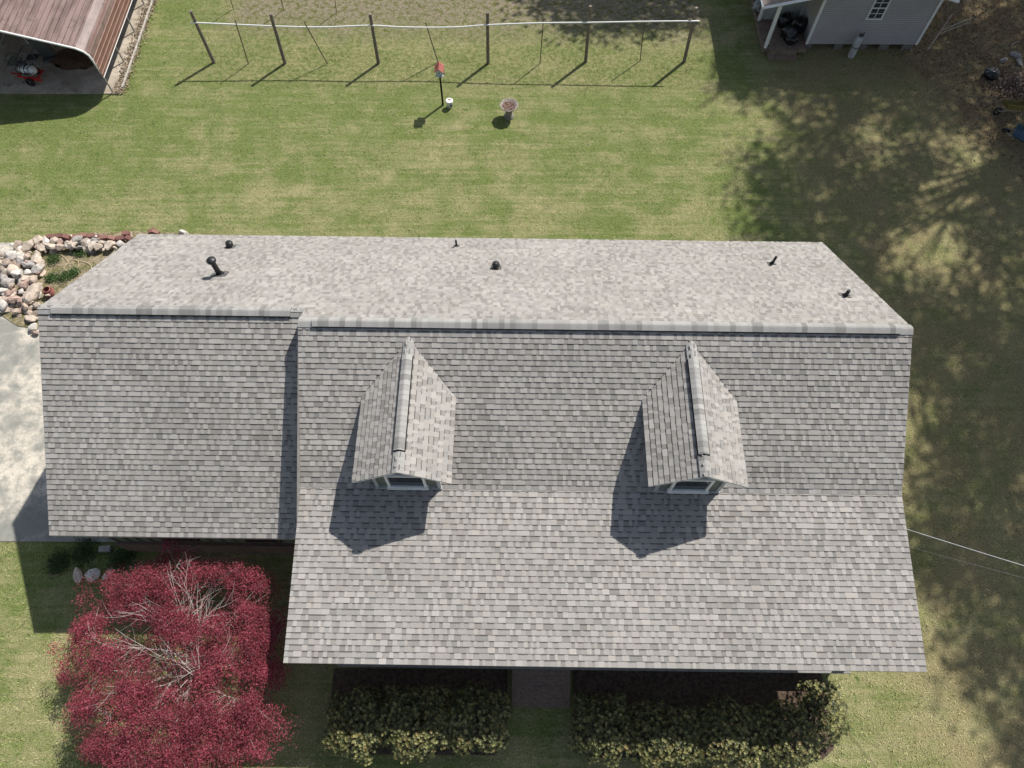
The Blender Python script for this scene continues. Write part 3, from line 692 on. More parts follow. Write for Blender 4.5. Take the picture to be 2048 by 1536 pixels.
for px, py, r_, cl, lb in ((153, 1149, .2, 'tan', 'brownish stone, left one of three in the shade by the maple'), (186, 1152, .24, 'white', 'pale grey flat stone, middle one of three by the maple'), (215, 1151, .2, 'cream', 'dim grey stone, right one of three touching the maple leaves')):
    P_ = gp(px, py, .1); rock(P_.x, P_.y, .08, r_, cl, lb, None)
P_ = gp(211, 1098, .1); m = MB(); M_CB = plain('cinder_block', (.33, .31, .28), .9)
m.box((0, 0, .1), (.4, .2, .2)); m.box((0, 0, .205), (.3, .06, .02)); o = m.build('concrete_block', M_CB, bevel=.008); o.location = (P_.x, P_.y, 0); o.rotation_euler = (0, 0, .05)
tag(o, 'grey concrete block lying in the shaded grass by the garage wall', 'block')

# weeds and small plants of the bed and by the garage
M_GREEN = attr_mat('weed_leaf', .6, 30, .2, 2, .2, trans=.2)
def plant(P_, r_, h, n_, label, name='leafy_plant', tone=(.06, .11, .03), cat='plant', grp=None):
    off = RNG.normal(size=(n_, 3))*np.array([r_*.5, r_*.5, h*.3]); off[:, 2] = np.abs(off[:, 2])+.03
    ln = RNG.uniform(.03, .06, n_)[:, None]; d1, w1, _ = leaf_vectors(n_, ln, ln*.35)
    o = empty(name, P_); tag(o, label, cat, grp)
    cards('foliage', off, d1, w1, M_GREEN, np.tile(tone, (n_, 1))*RNG.uniform(.6, 1.6, (n_, 1)), o)
    s_ = MB()
    for k in range(7):
        an = random.uniform(0, 6.28); s_.tube([(0, 0, 0), (r_*.5*math.cos(an), r_*.5*math.sin(an), h*.7)], [.008, .003], 4)
    s_.build('stems', M_STEM, o); return o
for zx, zy, r_, lb in ((485, 590, .25, 'leafy green plant at the inner edge of the rock bed by the pebbles'), (600, 580, .32, 'broad green plant in the rock bed beside the roof edge'), (700, 540, .22, 'small green plant in the bed under the coiled hose'), (500, 420, .3, 'low grassy weed below the back rocks of the bed'), (760, 350, .25, 'weed in the shade at the foot of the back rocks')):
    plant(gp(zx/S5, 430+zy/S5, .06), r_, .25, 420, lb)
for px, py, r_, lb in ((170, 1105, .55, 'dense green ground plant beside the garage wall'), (245, 1118, .5, 'dark green ground plant between garage wall and maple'), (120, 1125, .4, 'grassy tuft at the driveway corner in the shade')):
    plant(gp(px, py), r_, .22, 900, lb, 'ground_plant', (.045, .075, .022))
# hose and pot in the bed
pts = [gp(x_/S5, 430+y_/S5, .09) for x_, y_ in ((520, 320), (545, 360), (600, 395), (635, 445), (605, 480), (605, 520), (640, 545), (700, 552), (740, 545), (720, 520), (700, 510))]
pts2 = [gp(x_/S5, 430+y_/S5, .1) for x_, y_ in ((635, 445), (650, 420), (690, 412), (725, 430), (732, 470), (700, 530))]
pts3 = [gp(x_/S5, 430+y_/S5, .1) for x_, y_ in ((690, 420), (760, 430), (810, 445), (845, 470), (850, 500))]
def smooth(pts, n_=6):
    out = []
    for i in range(len(pts)-1):
        p0, p1, p2, p3 = pts[max(i-1, 0)], pts[i], pts[i+1], pts[min(i+2, len(pts)-1)]
        for k in range(n_):
            u = k/n_; out.append(.5*((2*p1)+(p2-p0)*u+(2*p0-5*p1+4*p2-p3)*u*u+(3*p1-p0-3*p2+p3)*u**3))
    return out+[pts[-1]]
h_ = MB()
for q in (pts, pts2, pts3): h_.tube(smooth(q), .013, 6)
tag(h_.build('garden_hose', plain('hose_straw', (.62, .50, .30), .6), None, True), 'thin straw coloured hose lying in loops in the rock bed', 'hose')
P_ = gp(102, 588, .1); m = MB()
for k in range(4): m.tube([Vector((.17*math.cos(a_), .2*math.sin(a_), .08+k*.045)) for a_ in np.linspace(0, 2*math.pi, 20)], .026, 6)
m.lathe((0, 0, 0), [(.14, 0), (.16, .34), (.13, .36)], 16)
o = m.build('coiled_hose', plain('red_hose', (.27, .10, .085), .6)); o.location = P_; tag(o, 'dull red coiled garden hose at the garage corner of the rock bed', 'hose')

# ================================================================== TRELLIS, STAKES
M_POST = plain('weathered_post', (.24, .20, .165), .9, var=.45, sc=10); M_ROD = plain('rusty_rod', (.16, .12, .09), .7)
M_PVC = plain('white_pipe', (.80, .80, .78), .4, var=.06)
trl = empty('garden_trellis', (-3, 31.1, 0)); tag(trl, 'row of wooden posts and thin stakes joined by one long white pipe', 'trellis')
def rel(P_): return Vector(P_)-Vector((-3, 31.1, 0))
for b, tpx in (((428, 125), (381, 22)), ((570, 127), (541, 28)), ((757, 127), (740, 28)), ((976, 127), (975, 25)), ((1171, 124), (1181, 12)), ((1368, 124), (1393, 15))):
    B = gp(*b); T = at_y(tpx[0], tpx[1], B.y); m = MB(); m.tube([rel(B), rel(B.lerp(T, .5)), rel(T)], [.088, .083, .078], 10); m.build('post', M_POST, trl)
for b, tpx in (((497, 128), (470, 40)), ((655, 128), (608, 43)), ((876, 125), (851, 45)), ((1080, 127), (1087, 37)), ((1280, 122), (1290, 32))):
    B = gp(*b); T = at_y(tpx[0], tpx[1], B.y); m = MB(); m.tube([rel(B), rel(T)], .027, 6); m.build('stake', M_ROD, trl)
pp = [at_y(x_, y_, 31.0) for x_, y_ in ((381, 45), (450, 48), (541, 52), (608, 54), (660, 54), (740, 51), (800, 54), (860, 55), (920, 54), (975, 50), (1080, 46), (1181, 45), (1290, 43), (1399, 42))]
m = MB(); m.tube([rel(q) for q in smooth(pp, 4)], .034, 8); m.build('white_pipe', M_PVC, trl, True)
for i, (b, dx) in enumerate((((467, 18), -8), ((567, 20), -5), ((673, 25), -3))):
    B = gp(*b); T = at_y(b[0]+dx*3.2, b[1]-78, B.y); m = MB(); m.tube([B, T], .02, 6); o = m.build('garden_stake', M_ROD)
    tag(o, 'thin %s garden stake behind the trellis at the photo top edge' % ('leftmost', 'middle', 'rightmost')[i], 'stake', 'thin stakes in the garden behind the trellis')

# ================================================================== BIRDHOUSE, BUCKET, BIRDBATH
B = gp(886, 210); bh = empty('birdhouse', B); tag(bh, 'small birdhouse with red roof and pale blue walls on a black pole', 'birdhouse')
m = MB(); m.box((0, 0, .95), (.085, .085, 1.9)); m.build('pole', plain('black_post', (.015, .013, .012), .6), bh)
m = MB(); yf, yb_ = -.19, .19; m.poly([(-.15, yf, 1.9), (.15, yf, 1.9), (.15, yf, 2.16), (0, yf, 2.3), (-.15, yf, 2.16)]); m.poly([(.15, yb_, 1.9), (-.15, yb_, 1.9), (-.15, yb_, 2.16), (0, yb_, 2.3), (.15, yb_, 2.16)])
for sg in (-1, 1): m.quad((sg*.15, yf, 1.9), (sg*.15, yb_, 1.9), (sg*.15, yb_, 2.16), (sg*.15, yf, 2.16))
m.quad((-.17, yf-.03, 1.895), (-.17, yb_+.03, 1.895), (.17, yb_+.03, 1.895), (.17, yf-.03, 1.895)); m.box((0, 0, 1.885), (.36, .46, .03))
m.build('body', plain('pale_blue_paint', (.50, .60, .66), .6, var=.3, sc=20), bh)
m = MB()
for sg in (-1, 1):
    l = [Vector((sg*.215, yf-.08, 2.125)), Vector((0, yf-.08, 2.335)), Vector((0, yb_+.08, 2.335)), Vector((sg*.215, yb_+.08, 2.125))]; slab(m, *(l if sg < 0 else l[::-1]), .02)
for k in range(5):
    for sg in (-1, 1): m.box((sg*.11, yf+k*.095, 2.24), (.30, .012, .012), None, Matrix.Rotation(sg*.773, 3, 'Y'))
m.build('roof', plain('red_metal', (.46, .16, .13), .45, var=.25), bh)
m = MB(); m.box((.152, -.06, 2.02), (.012, .06, .06)); m.box((.19, .02, 1.93), (.06, .2, .02)); m.tube([(0, -.2, 2.05), (0, -.19, 2.05)], .028, 12); m.build('entrance_hole', M_DARK, bh)
B = gp(900, 214); bk_ = empty('bucket', B); tag(bk_, 'white plastic bucket with lid and grey label by the birdhouse pole', 'bucket')
m = MB(); m.lathe((0, 0, 0), [(0, .0), (.135, .0), (.165, .4), (.165, .41)], 24); m.build('pail', M_WHITE, bk_, True)
m = MB(); m.lathe((0, 0, .4), [(.178, -.03), (.178, .015), (.15, .025), (.148, .012), (0, .012)], 24); m.build('lid', plain('lid_white', (.82, .81, .79), .5, var=.06), bk_)
m = MB(); m.box((0, .04, .418), (.14, .07, .014)); m.build('lid_mark', plain('brown_mark', (.25, .08, .06), .6), bk_)
m = MB(); a_ = np.linspace(-1.45, -.45, 8); r0, r1 = .151, .167
for k in range(7): m.quad((r0*math.cos(a_[k]), r0*math.sin(a_[k]), .1), (r0*math.cos(a_[k+1]), r0*math.sin(a_[k+1]), .1), (r1*math.cos(a_[k+1]), r1*math.sin(a_[k+1]), .33), (r1*math.cos(a_[k]), r1*math.sin(a_[k]), .33))
m.build('paper_label', plain('grey_label', (.22, .25, .32), .6, var=.5, sc=30), bk_)
m = MB(); m.tube([Vector((.18*math.cos(q), -.02+.0*q, .36))+Vector((0, -.17*math.sin(q), -.05*math.sin(q))) for q in np.linspace(0, math.pi, 14)], .005, 5); m.build('handle', M_PVC, bk_)
B = gp(1018, 233); bb = empty('birdbath', B); tag(bb, 'round stone birdbath filled with pinkish brown debris on the lawn', 'birdbath')
M_CAST = plain('cast_stone', (.34, .31, .27), .95, var=.5, sc=9)
m = MB(); m.lathe((0, 0, 0), [(.25, 0), (.25, .07), (.19, .13), (.155, .3), (.17, .46), (.2, .5)], 16); m.build('pedestal', M_CAST, bb, True)
m = MB(); m.lathe((0, 0, .5), [(0, .0), (.16, .0), (.36, .1), (.445, .2), (.45, .225), (.41, .23), (.34, .15), (.15, .1), (0, .095)], 40, None, .025); m.build('bowl', M_CAST, bb, True)
n_ = 500; an = RNG.uniform(0, 6.28, n_); rr = np.sqrt(RNG.random(n_))*.31; C = np.stack([rr*np.cos(an), rr*np.sin(an), .62+rr*.16+RNG.uniform(0, .03, n_)], 1); d1, w1, _ = leaf_vectors(n_, .028, .02)
pal = np.array([[.40, .24, .19], [.28, .15, .11], [.52, .38, .32], [.16, .10, .08]])[RNG.choice(4, n_)]
tag(cards('debris', C, d1, w1, attr_mat('litter_leaf', .8, 20, .2, 2, .2), pal, bb), kind='stuff')

# ================================================================== CARPORT
t = NT('brown_metal'); X, Y, Z_ = t.sep(t.P()); f = t.noise(1.0, 5, .7, vec=t.scale(t.P(), (2.6, .35, 1))); f2 = t.noise(3, 4, .6)
c = t.mix(t.mr(f, .42, .62), (.22, .15, .135), (.13, .085, .073)); c = t.mix(t.math('MULTIPLY', t.mr(f2, .52, .68), .6), c, (.10, .07, .058)); M_BMET = t.out(c, .42, .0, .5)
t = NT('brown_metal_side'); M_BMET2 = t.out(t.mix(t.mr(t.noise(2, 4), .3, .7), (.17, .085, .065), (.22, .12, .095)), .4, 0, .5)
cp = empty('carport', (-23.4, 32, 0)); tag(cp, 'open carport with brown ribbed metal roof and white edge trim', 'carport')
cr = lambda P_: Vector(P_)-Vector((-23.4, 32, 0))
YF, YR_ = 28.70, 44.
prof = [(-20.02, 1.03), (-20.02, 2.05), (-20.06, 2.32), (-20.2, 2.52), (-20.5, 2.70), (-23.45, 3.60), (-26.5, 4.53)]
prof = prof+[(-53-x_, z_) for x_, z_ in reversed(prof[:-1])]
m_side = MB(); m_roof = MB()
def run(mb, pr, f0, f1):
    for i in range(len(pr)-1):
        (xa, za), (xb, zb) = pr[i], pr[i+1]
        if not (f0 <= i < f1): continue
        mb.quad(cr((xa, YF, za)), cr((xa, YR_, za)), cr((xb, YR_, zb)), cr((xb, YF, zb)))
        mb.quad(cr((xa+.012, YF, za-.012)), cr((xb+.012, YF, zb-.012)), cr((xb+.012, YR_, zb-.012)), cr((xa+.012, YR_, za-.012)))
m_side2 = MB(); run(m_side, prof, 0, 1); run(m_roof, prof, 1, len(prof)-2); run(m_side2, prof, len(prof)-2, len(prof)-1); m_side2.build('side_panel', M_BMET2, cp)
# ribs run front to back
def rib(mb, x_, z_, nx, nz, wd=.032, h=.045):
    t1 = Vector((-nz, 0, nx)); n_ = Vector((nx, 0, nz)); p = Vector((x_, 0, z_))
    q = [p+t1*wd, p+t1*wd*.4+n_*h, p-t1*wd*.4+n_*h, p-t1*wd]
    for i in range(3):
        a, b = q[i], q[i+1]; mb.quad(cr((a.x, YF, a.z)), cr((b.x, YF, b.z)), cr((b.x, YR_, b.z)), cr((a.x, YR_, a.z)))
for k in range(4): rib(m_side, -20.02, 1.22+k*.27, 1, 0)
sx_ = -.9565; sz_ = .2919
for k in range(26):
    d_ = .12+k*.238; x_ = -20.5+sx_*d_; z_ = 2.70+sz_*d_*1.05
    z_ = 2.70+(-20.5-x_)*(3.60-2.70)/2.95
    if x_ > -26.4: rib(m_roof, x_, z_, .2919, .9565); rib(m_roof, -53-x_, z_, -.2919, .9565)
rib(m_side, -20.1, 2.4, .8, .6)
m_side.build('side_panel', M_BMET2, cp); m_roof.build('roof', M_BMET, cp)
m = MB(); pr = [Vector((x_, YF-.03, z_)) for x_, z_ in prof]
m.tube([cr(q) for q in pr], .05, 6); m.build('front_trim', M_WHITE, cp, True)
m = MB(); m.tube([cr((-20.02, YF, 1.03)), cr((-20.02, YR_, 1.03))], .028, 6); m.build('side_trim', M_WHITE, cp)
M_GALV = plain('galvanized', (.30, .29, .27), .5, metal=.2)
for yy in (28.80, 31.01, 33.29, 35.49, 37.7, 40, 42.2):
    m = MB(); m.box(cr((-20.075, yy, 1.1)), (.055, .055, 2.2)); m.build('leg', M_GALV, cp)
    m = MB(); m.box(cr((-32.925, yy, 1.1)), (.055, .055, 2.2)); m.build('leg', M_GALV, cp)
# kerb timber along the slab
m = MB(); m.box((-19.66, 36.8, .06), (.09, 15.4, .14)); tag(m.build('edging_strip', plain('pale_edging', (.50, .47, .41), .8, var=.4)), 'pale edging strip along the right side of the carport slab', 'edging')
# litter along the slab edge
n_ = 1800; C = np.stack([RNG.uniform(-20.0, -19.5, n_)+RNG.normal(size=n_)*.12, RNG.uniform(28.7, 37, n_), RNG.uniform(.06, .12, n_)], 1); d1, w1, _ = leaf_vectors(n_, .05, .03, 1.2)
pal = np.array([[.30, .22, .14], [.20, .13, .08], [.42, .35, .25], [.12, .09, .06]])[RNG.choice(4, n_)]
tag(cards('leaf_litter', C, d1, w1, MATS['litter_leaf'], pal), 'dry leaves strewn along the carport slab edge', 'leaves', kind='stuff')
# sprayer
P_ = gp(70, 160, .05); sp = empty('lawn_sprayer', P_, -.1); tag(sp, 'wheeled sprayer with white tank on a red frame under the carport', 'sprayer')
m = MB(); m.blob((0, 0, .62), (.48, .27, .24), None, .04, 1, 3); m.build('tank', M_WHITE, sp, True)
m = MB()
for sg in (-1, 1): m.box((0, sg*.26, .38), (1.15, .06, .06)); m.box((sg*.5, 0, .38), (.06, .5, .06))
m.box((-.75, -.05, .36), (.5, .06, .05)); m.box((.2, -.3, .3), (.9, .05, .12)); m.build('frame', plain('red_frame', (.45, .035, .03), .5), sp)
for yy in (-.42, .42):
    m = MB(); m.lathe((.05, yy, .22), [(.1, -.05), (.2, -.05), (.22, -.03), (.22, .03), (.2, .05), (.1, .05), (.1, -.05)], 18, None, 0, Matrix.Rotation(math.pi/2, 3, 'X')); m.build('wheel', M_DARK, sp, True)
m = MB()
for k in range(4):
    c0 = (-.33+k*.2, 0, .62); m.tube([Vector((c0[0]+.09*math.sin(q*2), .29*math.cos(q), .62+.27*math.sin(q))) for q in np.linspace(-.2, 3.3, 12)], .016, 5)
m.tube([Vector((-.45+.95*q, -.29+.03*math.sin(q*9), .66+.05*math.sin(q*14))) for q in np.linspace(0, 1, 20)], .016, 5)
m.tube([Vector((.4*math.cos(q), .05+.25*math.sin(q), .88)) for q in np.linspace(0, 5.2, 20)], .016, 5); m.build('hose', M_DARK, sp)
m = MB(); m.box((-.1, .05, .92), (.28, .2, .16)); m.lathe((-.35, .1, .86), [(.08, 0), (.08, .1), (0, .1)], 12); m.build('pump', plain('pump_grey', (.08, .08, .085), .5), sp)
m = MB(); m.box((.05, -.272, .58), (.3, .01, .08)); m.build('tank_label', M_DARK, sp)
M_GREYST = plain('grey_steel', (.22, .23, .23), .5, metal=.3)
P_ = gp(71, 124, .05); o = empty('metal_cart', P_); tag(o, 'square grey metal cart frame behind the sprayer under the carport', 'cart')
m = MB()
for sg in (-1, 1): m.box((sg*.3, 0, .75), (.05, .55, .05)); m.box((0, sg*.25, .75), (.6, .05, .05)); m.box((0, sg*.25, .3), (.6, .04, .04)); [m.box((sg*.3, q*.25, .38), (.04, .04, .76)) for q in (-1, 1)]
m.build('frame', M_GREYST, o); m = MB(); m.box((0, 0, .28), (.55, .45, .02)); m.build('shelf', plain('shelf_dark', (.06, .06, .06), .6), o)
m = MB(); m.tube([(-.1, .5, .7), (-.22, .6, 1.3)], .02, 6); m.tube([(.1, .3, .95), (.62, .22, 1.0)], .02, 6); m.build('handle', M_WHITE, o)
P_ = gp(30, 124, .05); o = empty('wire_crate', P_); tag(o, 'greenish open wire crate left of the metal cart under the carport', 'crate')
m = MB()
for z_ in (.04, .3):
    for sg in (-1, 1): m.box((sg*.28, 0, z_), (.025, .56, .025)); m.box((0, sg*.28, z_), (.56, .025, .025))
for k in range(-2, 3): m.box((k*.11, -.28, .17), (.015, .015, .3)); m.box((k*.11, .28, .17), (.015, .015, .3)); m.box((k*.11, 0, .04), (.012, .54, .012))
m.build('wire_frame', plain('green_wire', (.10, .14, .12), .6), o)
P_ = gp(105, 122, .05); m = MB(); Mr = Matrix.Rotation(.35, 3, 'X') @ Matrix.Rotation(.0, 3, 'Z')
m.box((0, 0, .75), (.75, .09, 1.5), None, Mr); m.box((0, -.06, .75), (.6, .03, 1.3), None, Mr); m.box((0, .02, .12), (.8, .3, .1)); o = m.build('leaning_panel', plain('dull_grey_panel', (.10, .105, .10), .8), bevel=.02)
o.location = P_; o.rotation_euler = (0, 0, .15); tag(o, 'dull grey board leaning upright beside the soil pile under the carport', 'board')
P_ = gp(152, 116, .05); m = MB(); m.blob((0, 0, 0), (1.25, .8, .3), None, .4, 2.2, 3, 3., flat=0.)
o = m.build('soil_pile', plain('dark_soil', (.11, .065, .04), .95, var=.5), None, True); o.location = P_; tag(o, 'low pile of brown soil on the carport slab', 'soil pile')
P_ = gp(2, 92, .8); m = MB(); m.tube([P_+Vector((-.4, -.3, -.4)), P_+Vector((.75, .7, .9))], .022, 6); m.tube([P_+Vector((-.4, -.38, -.4)), P_+Vector((.75, .62, .9))], .022, 6); tag(m.build('ladder_rail', M_GALV), 'pair of pale metal rails leaning at the photo left edge under the carport', 'rails')

# ================================================================== SHED
sh = empty('shed', (15.14, 32.3, 0)); tag(sh, 'grey vinyl sided shed with small side porch and white trim', 'shed')
sr_ = lambda P_: Vector(P_)-Vector((15.14, 32.3, 0))
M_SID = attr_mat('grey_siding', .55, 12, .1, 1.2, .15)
xa, xb, yw = 15.14, 20.88, 32.3
roofz = lambda x_: 2.95+(x_-12.1)*.235 if x_ < 17.9 else 4.313-(x_-17.9)*.30
m = MB(); k = 0; z_ = .36
while z_ < 4.2:
    z2 = z_+.115; l_, r_ = xa, xb
    if roofz(xa) < z2: l_ = 12.1+(z2-2.95)/.235
    if roofz(xb) < z2: r_ = 17.9+(4.313-z2)/.30
    if l_ < r_-.1:
        m.quad(sr_((l_, yw-.028, z_)), sr_((r_, yw-.028, z_)), sr_((r_, yw-.006, z2-.034)), sr_((l_, yw-.006, z2-.034)), (.41, .385, .375)); m.quad(sr_((l_, yw-.006, z2-.034)), sr_((r_, yw-.006, z2-.034)), sr_((r_, yw, z2)), sr_((l_, yw, z2)), (.20, .19, .185)); m.quad(sr_((l_, yw+.0, z_)), sr_((r_, yw+.0, z_)), sr_((r_, yw-.028, z_)), sr_((l_, yw-.028, z_)), (.3, .28, .27))  # darker strip at each lap joint: shadow gap put into the colour
    m.quad(sr_((xa, yw+9, z_)), sr_((xa-.0, yw, z_)), sr_((xa, yw, z2)), sr_((xa, yw+9, z2)), (.41, .385, .375)) if z2 < roofz(xa) else None
    m.quad(sr_((xb, yw, z_)), sr_((xb, yw+9, z_)), sr_((xb, yw+9, z2)), sr_((xb, yw, z2)), (.41, .385, .375)) if z2 < roofz(xb) else None
    z_ = z2
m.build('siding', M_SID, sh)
m = MB(); m.box(sr_((xa+.03, yw-.02, 1.86)), (.13, .09, 3.0)); m.build('corner_trim', M_WHITE, sh)
m = MB(); m.box(sr_((xb-.03, yw-.02, 1.82)), (.13, .09, 2.92)); m.build('corner_trim', M_WHITE, sh)
m = MB(); m.quad(sr_((12.05, 31.62, roofz(12.05))), sr_((17.9, 31.62, 4.313)), sr_((17.9, 42, 4.313)), sr_((12.05, 42, roofz(12.05)))); m.quad(sr_((17.9, 31.62, 4.313)), sr_((21.25, 31.62, roofz(21.25))), sr_((21.25, 42, roofz(21.25))), sr_((17.9, 42, 4.313)))
o = m.build('roof', plain('shed_roof', (.30, .24, .20), .7), sh); so = o.modifiers.new('solid', 'SOLIDIFY'); so.thickness = .08; so.offset = -1
m = MB(); a, b = Vector((12.05, 31.6, roofz(12.05)-.08)), Vector((17.9, 31.6, 4.23)); m.tube([sr_(a), sr_(b)], .085, 4); m.tube([sr_(b), sr_((21.25, 31.6, roofz(21.25)-.08))], .085, 4); m.tube([sr_(a), sr_((12.05, 42, a.z))], .07, 4); m.build('rake_trim', M_WHITE, sh)
wb = at_y(1731, 39, yw-.05); wc = Vector((wb.x+.40, yw-.04, wb.z+.62)); o = window(sh, sr_(wc), .80, 1.24, 1)
m = MB(); q = sr_((wc.x, yw-.05, wc.z))
for sg in (-1, 1): m.box((q.x, q.y, q.z+sg*.29), (.028, .03, .50)); m.box((q.x, q.y, q.z+sg*.29), (.65, .03, .028))
m.build('muntin', M_WHITE, o)
M_DECK = plain('deck_board', (.24, .18, .135), .9, var=.35, sc=5)
m = MB(); B0 = gp(1520, 97, .35)
for k in range(27): m.box(sr_((14.0, B0.y+.07+k*.145, .33)), (2.25, .138, .04))
m.box(sr_((14.0, B0.y-.01, .24)), (2.25, .04, .2)); m.box(sr_((12.89, B0.y+2, .24)), (.04, 4.1, .2)); m.build('porch_deck', M_DECK, sh)
for yy in (B0.y+.08, B0.y+2.2, B0.y+4.2):
    for zz in (0,):
        m = MB(); m.box(sr_((12.98, yy, 1.62)), (.13, .13, 2.55)); m.build('porch_post', M_WHITE, sh)
m = MB()
for k in range(22): m.box(sr_((13.09, B0.y+.16, .55+k*.105)), (.10, .03, .045), None, Matrix.Rotation(.8, 3, 'Y'))
m.build('post_lattice', M_WHITE, sh)
m = MB(); m.box(sr_((14.0, yw+1.9, 1.6)), (2.1, .06, 2.5)); m.build('porch_back_wall', plain('pale_green_wall', (.42, .46, .42), .7), sh)
st_ = gp(1563, 112, .0); m = MB(); B1 = gp(1537, 122); 
m.box(sr_((13.88, 31.62, .09)), (1.45, .36, .18)); m.box(sr_((13.88, 31.86, .19)), (1.43, .3, .36)); o = m.build('porch_steps', M_DECK, sh)
for px, wd in ((1614, .35), (1675, .42), (1725, .3), (1765, .5), (1812, .55)):
    q = gp(px, 101); m = MB(); m.box(sr_((q.x, yw+.12, .17)), (wd, .22, .34)); m.build('foundation_block', plain('dull_block', (.20, .185, .165), .9), sh)
m = MB(); m.box(sr_((18, yw+.4, .17)), (5.6, .1, .33)); m.build('crawl_space_skirt', plain('skirt_boards', (.16, .145, .12), .9, var=.5), sh)
# gas cylinder
P_ = gp(1701, 113); o = empty('gas_cylinder', P_); tag(o, 'tall pale grey gas cylinder strapped against the shed wall', 'gas cylinder')
m = MB(); m.lathe((0, 0, 0), [(.15, 0), (.17, .02), (.17, .06), (.185, .12), (.185, 1.02), (.17, 1.1), (.11, 1.17), (.05, 1.2)], 24); m.build('tank', plain('tank_grey', (.50, .52, .53), .45, var=.3, dirt=(.34, .34, .33)), o, True)
m = MB(); m.lathe((0, 0, 1.15), [(.105, 0), (.105, .14), (.098, .14), (.098, 0)], 18); m.build('collar', M_GREYST, o)
m = MB(); m.lathe((0, 0, .62), [(.190, -.02), (.192, .02)], 24); m.tube([(.17, .1, .7), (.24, .2, 1.0), (.2, .15, 1.3), (.05, .02, 1.3)], .015, 6); m.build('strap', M_DARK, o)
# trash bags
M_BAG = NT('black_plastic').out((.008, .009, .012), .32, 0, .6)
def bag(P_, r_, label, cat='bag', mat=None, grp=None, nm='trash_bag'):
    m = MB(); m.blob((0, 0, r_[2]*.8), r_, None, .38, 1.7, 3, random.random()*30, flat=-r_[2]*.8); m.blob((.04, .02, r_[2]*1.65), (.06, .06, .12), None, .3, 2, 2)
    o = m.build(nm, mat or M_BAG, None, True); o.location = P_; tag(o, label, cat, grp); return o
bag(gp(1978, 155), (.36, .33, .27), 'single black trash bag lying on bare ground right of the shed')
bag(gp(1574, 78, .35), (.42, .42, .42), 'big black trash bag at the back of the pile on the shed porch', grp='black bags on the shed porch')
bag(gp(1594, 62, .35), (.40, .38, .45), 'black trash bag against the wall on the shed porch', grp='black bags on the shed porch')
bag(gp(1581, 86, .35), (.34, .28, .26), 'low black trash bag at the front of the pile on the shed porch', grp='black bags on the shed porch')
bag(gp(1565, 52, .35), (.34, .34, .4), 'dark rounded bag behind the white post on the shed porch', grp='black bags on the shed porch')
bag(gp(1516, 20, .35), (.35, .3, .3), 'crumpled clear plastic bag on the left of the shed porch', mat=plain('clear_plastic', (.45, .45, .46), .35, var=.5, sc=12), nm='plastic_bag')
# poles leaning beside the shed
for i, (a, b, r_, cl, lb) in enumerate((((1855, 100, .05), (1905, 27, .9), .035, (.40, .34, .27), 'thick pale board standing out of the pole heap'), ((1893, 30, .3), (1928, 12, 1.4), .018, (.36, .31, .25), 'thin steep pole at the top of the heap'), ((1880, 62, .3), (1948, 34, .4), .018, (.42, .39, .34), 'upper of two thin poles pointing right'), ((1878, 68, .3), (1940, 45, .3), .018, (.40, .37, .32), 'lower of two thin poles pointing right'), ((1884, 50, .2), (1882, 5, .6), .014, (.34, .30, .26), 'straight slim pole pointing up behind the heap'), ((1895, 52, .2), (1897, 2, .7), .014, (.3, .27, .24), 'slim grey pole right of the straight one'), ((1845, 74, .05), (1868, 90, .3), .02, (.35, .25, .17), 'short broken stick left of the heap'), ((2022, 90, .05), (2038, 82, .05), .02, (.45, .42, .37), 'short pale stick on bare ground far right of the shed'))):
    r_ *= 1.35; m = MB(); A, B = gp(*a), gp(*b); mid = (A+B)/2+Vector((random.uniform(-.02, .02), 0, .02)); m.tube([A, mid, B], [r_, r_*.95, r_*.8], 6)
    tag(m.build('pole', plain('pole_%d' % i, cl, .8, var=.3)), lb, 'pole', 'poles and sticks beside the shed')
# wheelbarrows
def barrow(P_, rz, tip, colr, label, nm):
    o = empty('wheelbarrow', P_, rz); o.rotation_euler = (tip[0], tip[1], rz); tag(o, label, 'wheelbarrow')
    m = MB(); t0 = [(-.36, -.28), (.42, -.22), (.42, .22), (-.36, .28)]; t1 = [(-.52, -.36), (.62, -.3), (.62, .3), (-.52, .36)]
    for i in range(4):
        a, b = t0[i], t0[(i+1) % 4]; c_, d_ = t1[(i+1) % 4], t1[i]; m.quad((*a, .38), (*b, .38), (*c_, .68), (*d_, .68)); m.quad((*b, .376), (*a, .376), (d_[0]*.985, d_[1]*.985, .678), (c_[0]*.985, c_[1]*.985, .678))
    m.quad(*[(*q, .38) for q in t0]); m.build('tray', plain(nm, colr, .45, var=.3), o)
    m = MB()
    for sg in (-1, 1): m.tube([(.75, sg*.08, .22), (.3, sg*.2, .34), (-.95, sg*.3, .5)], .022, 6); m.tube([(-.3, sg*.24, .38), (-.4, sg*.26, 0), (-.15, sg*.24, .36)], .014, 6)
    m.build('handle', plain('barrow_wood', (.40, .35, .28), .7), o)
    m = MB(); m.lathe((.78, 0, .2), [(.11, -.04), (.18, -.045), (.2, 0), (.18, .045), (.11, .04), (.11, -.04)], 20, None, 0, Matrix.Rotation(math.pi/2, 3, 'X')); m.tube([(.78, -.1, .2), (.78, .1, .2)], .03, 8); m.build('wheel', M_DARK, o, True); return o
barrow(gp(2034, 232)+Vector((-.28, 0, 0)), math.pi*.98, (.35, 0), (.23, .19, .06), 'olive yellow wheelbarrow at the photo right edge', 'olive_tray')
barrow(gp(2046, 278)+Vector((-.22, 0, .0)), math.pi*.85, (-.5, -.15), (.10, .15, .21), 'blue tilted wheelbarrow below the olive one at the right edge', 'blue_tray')
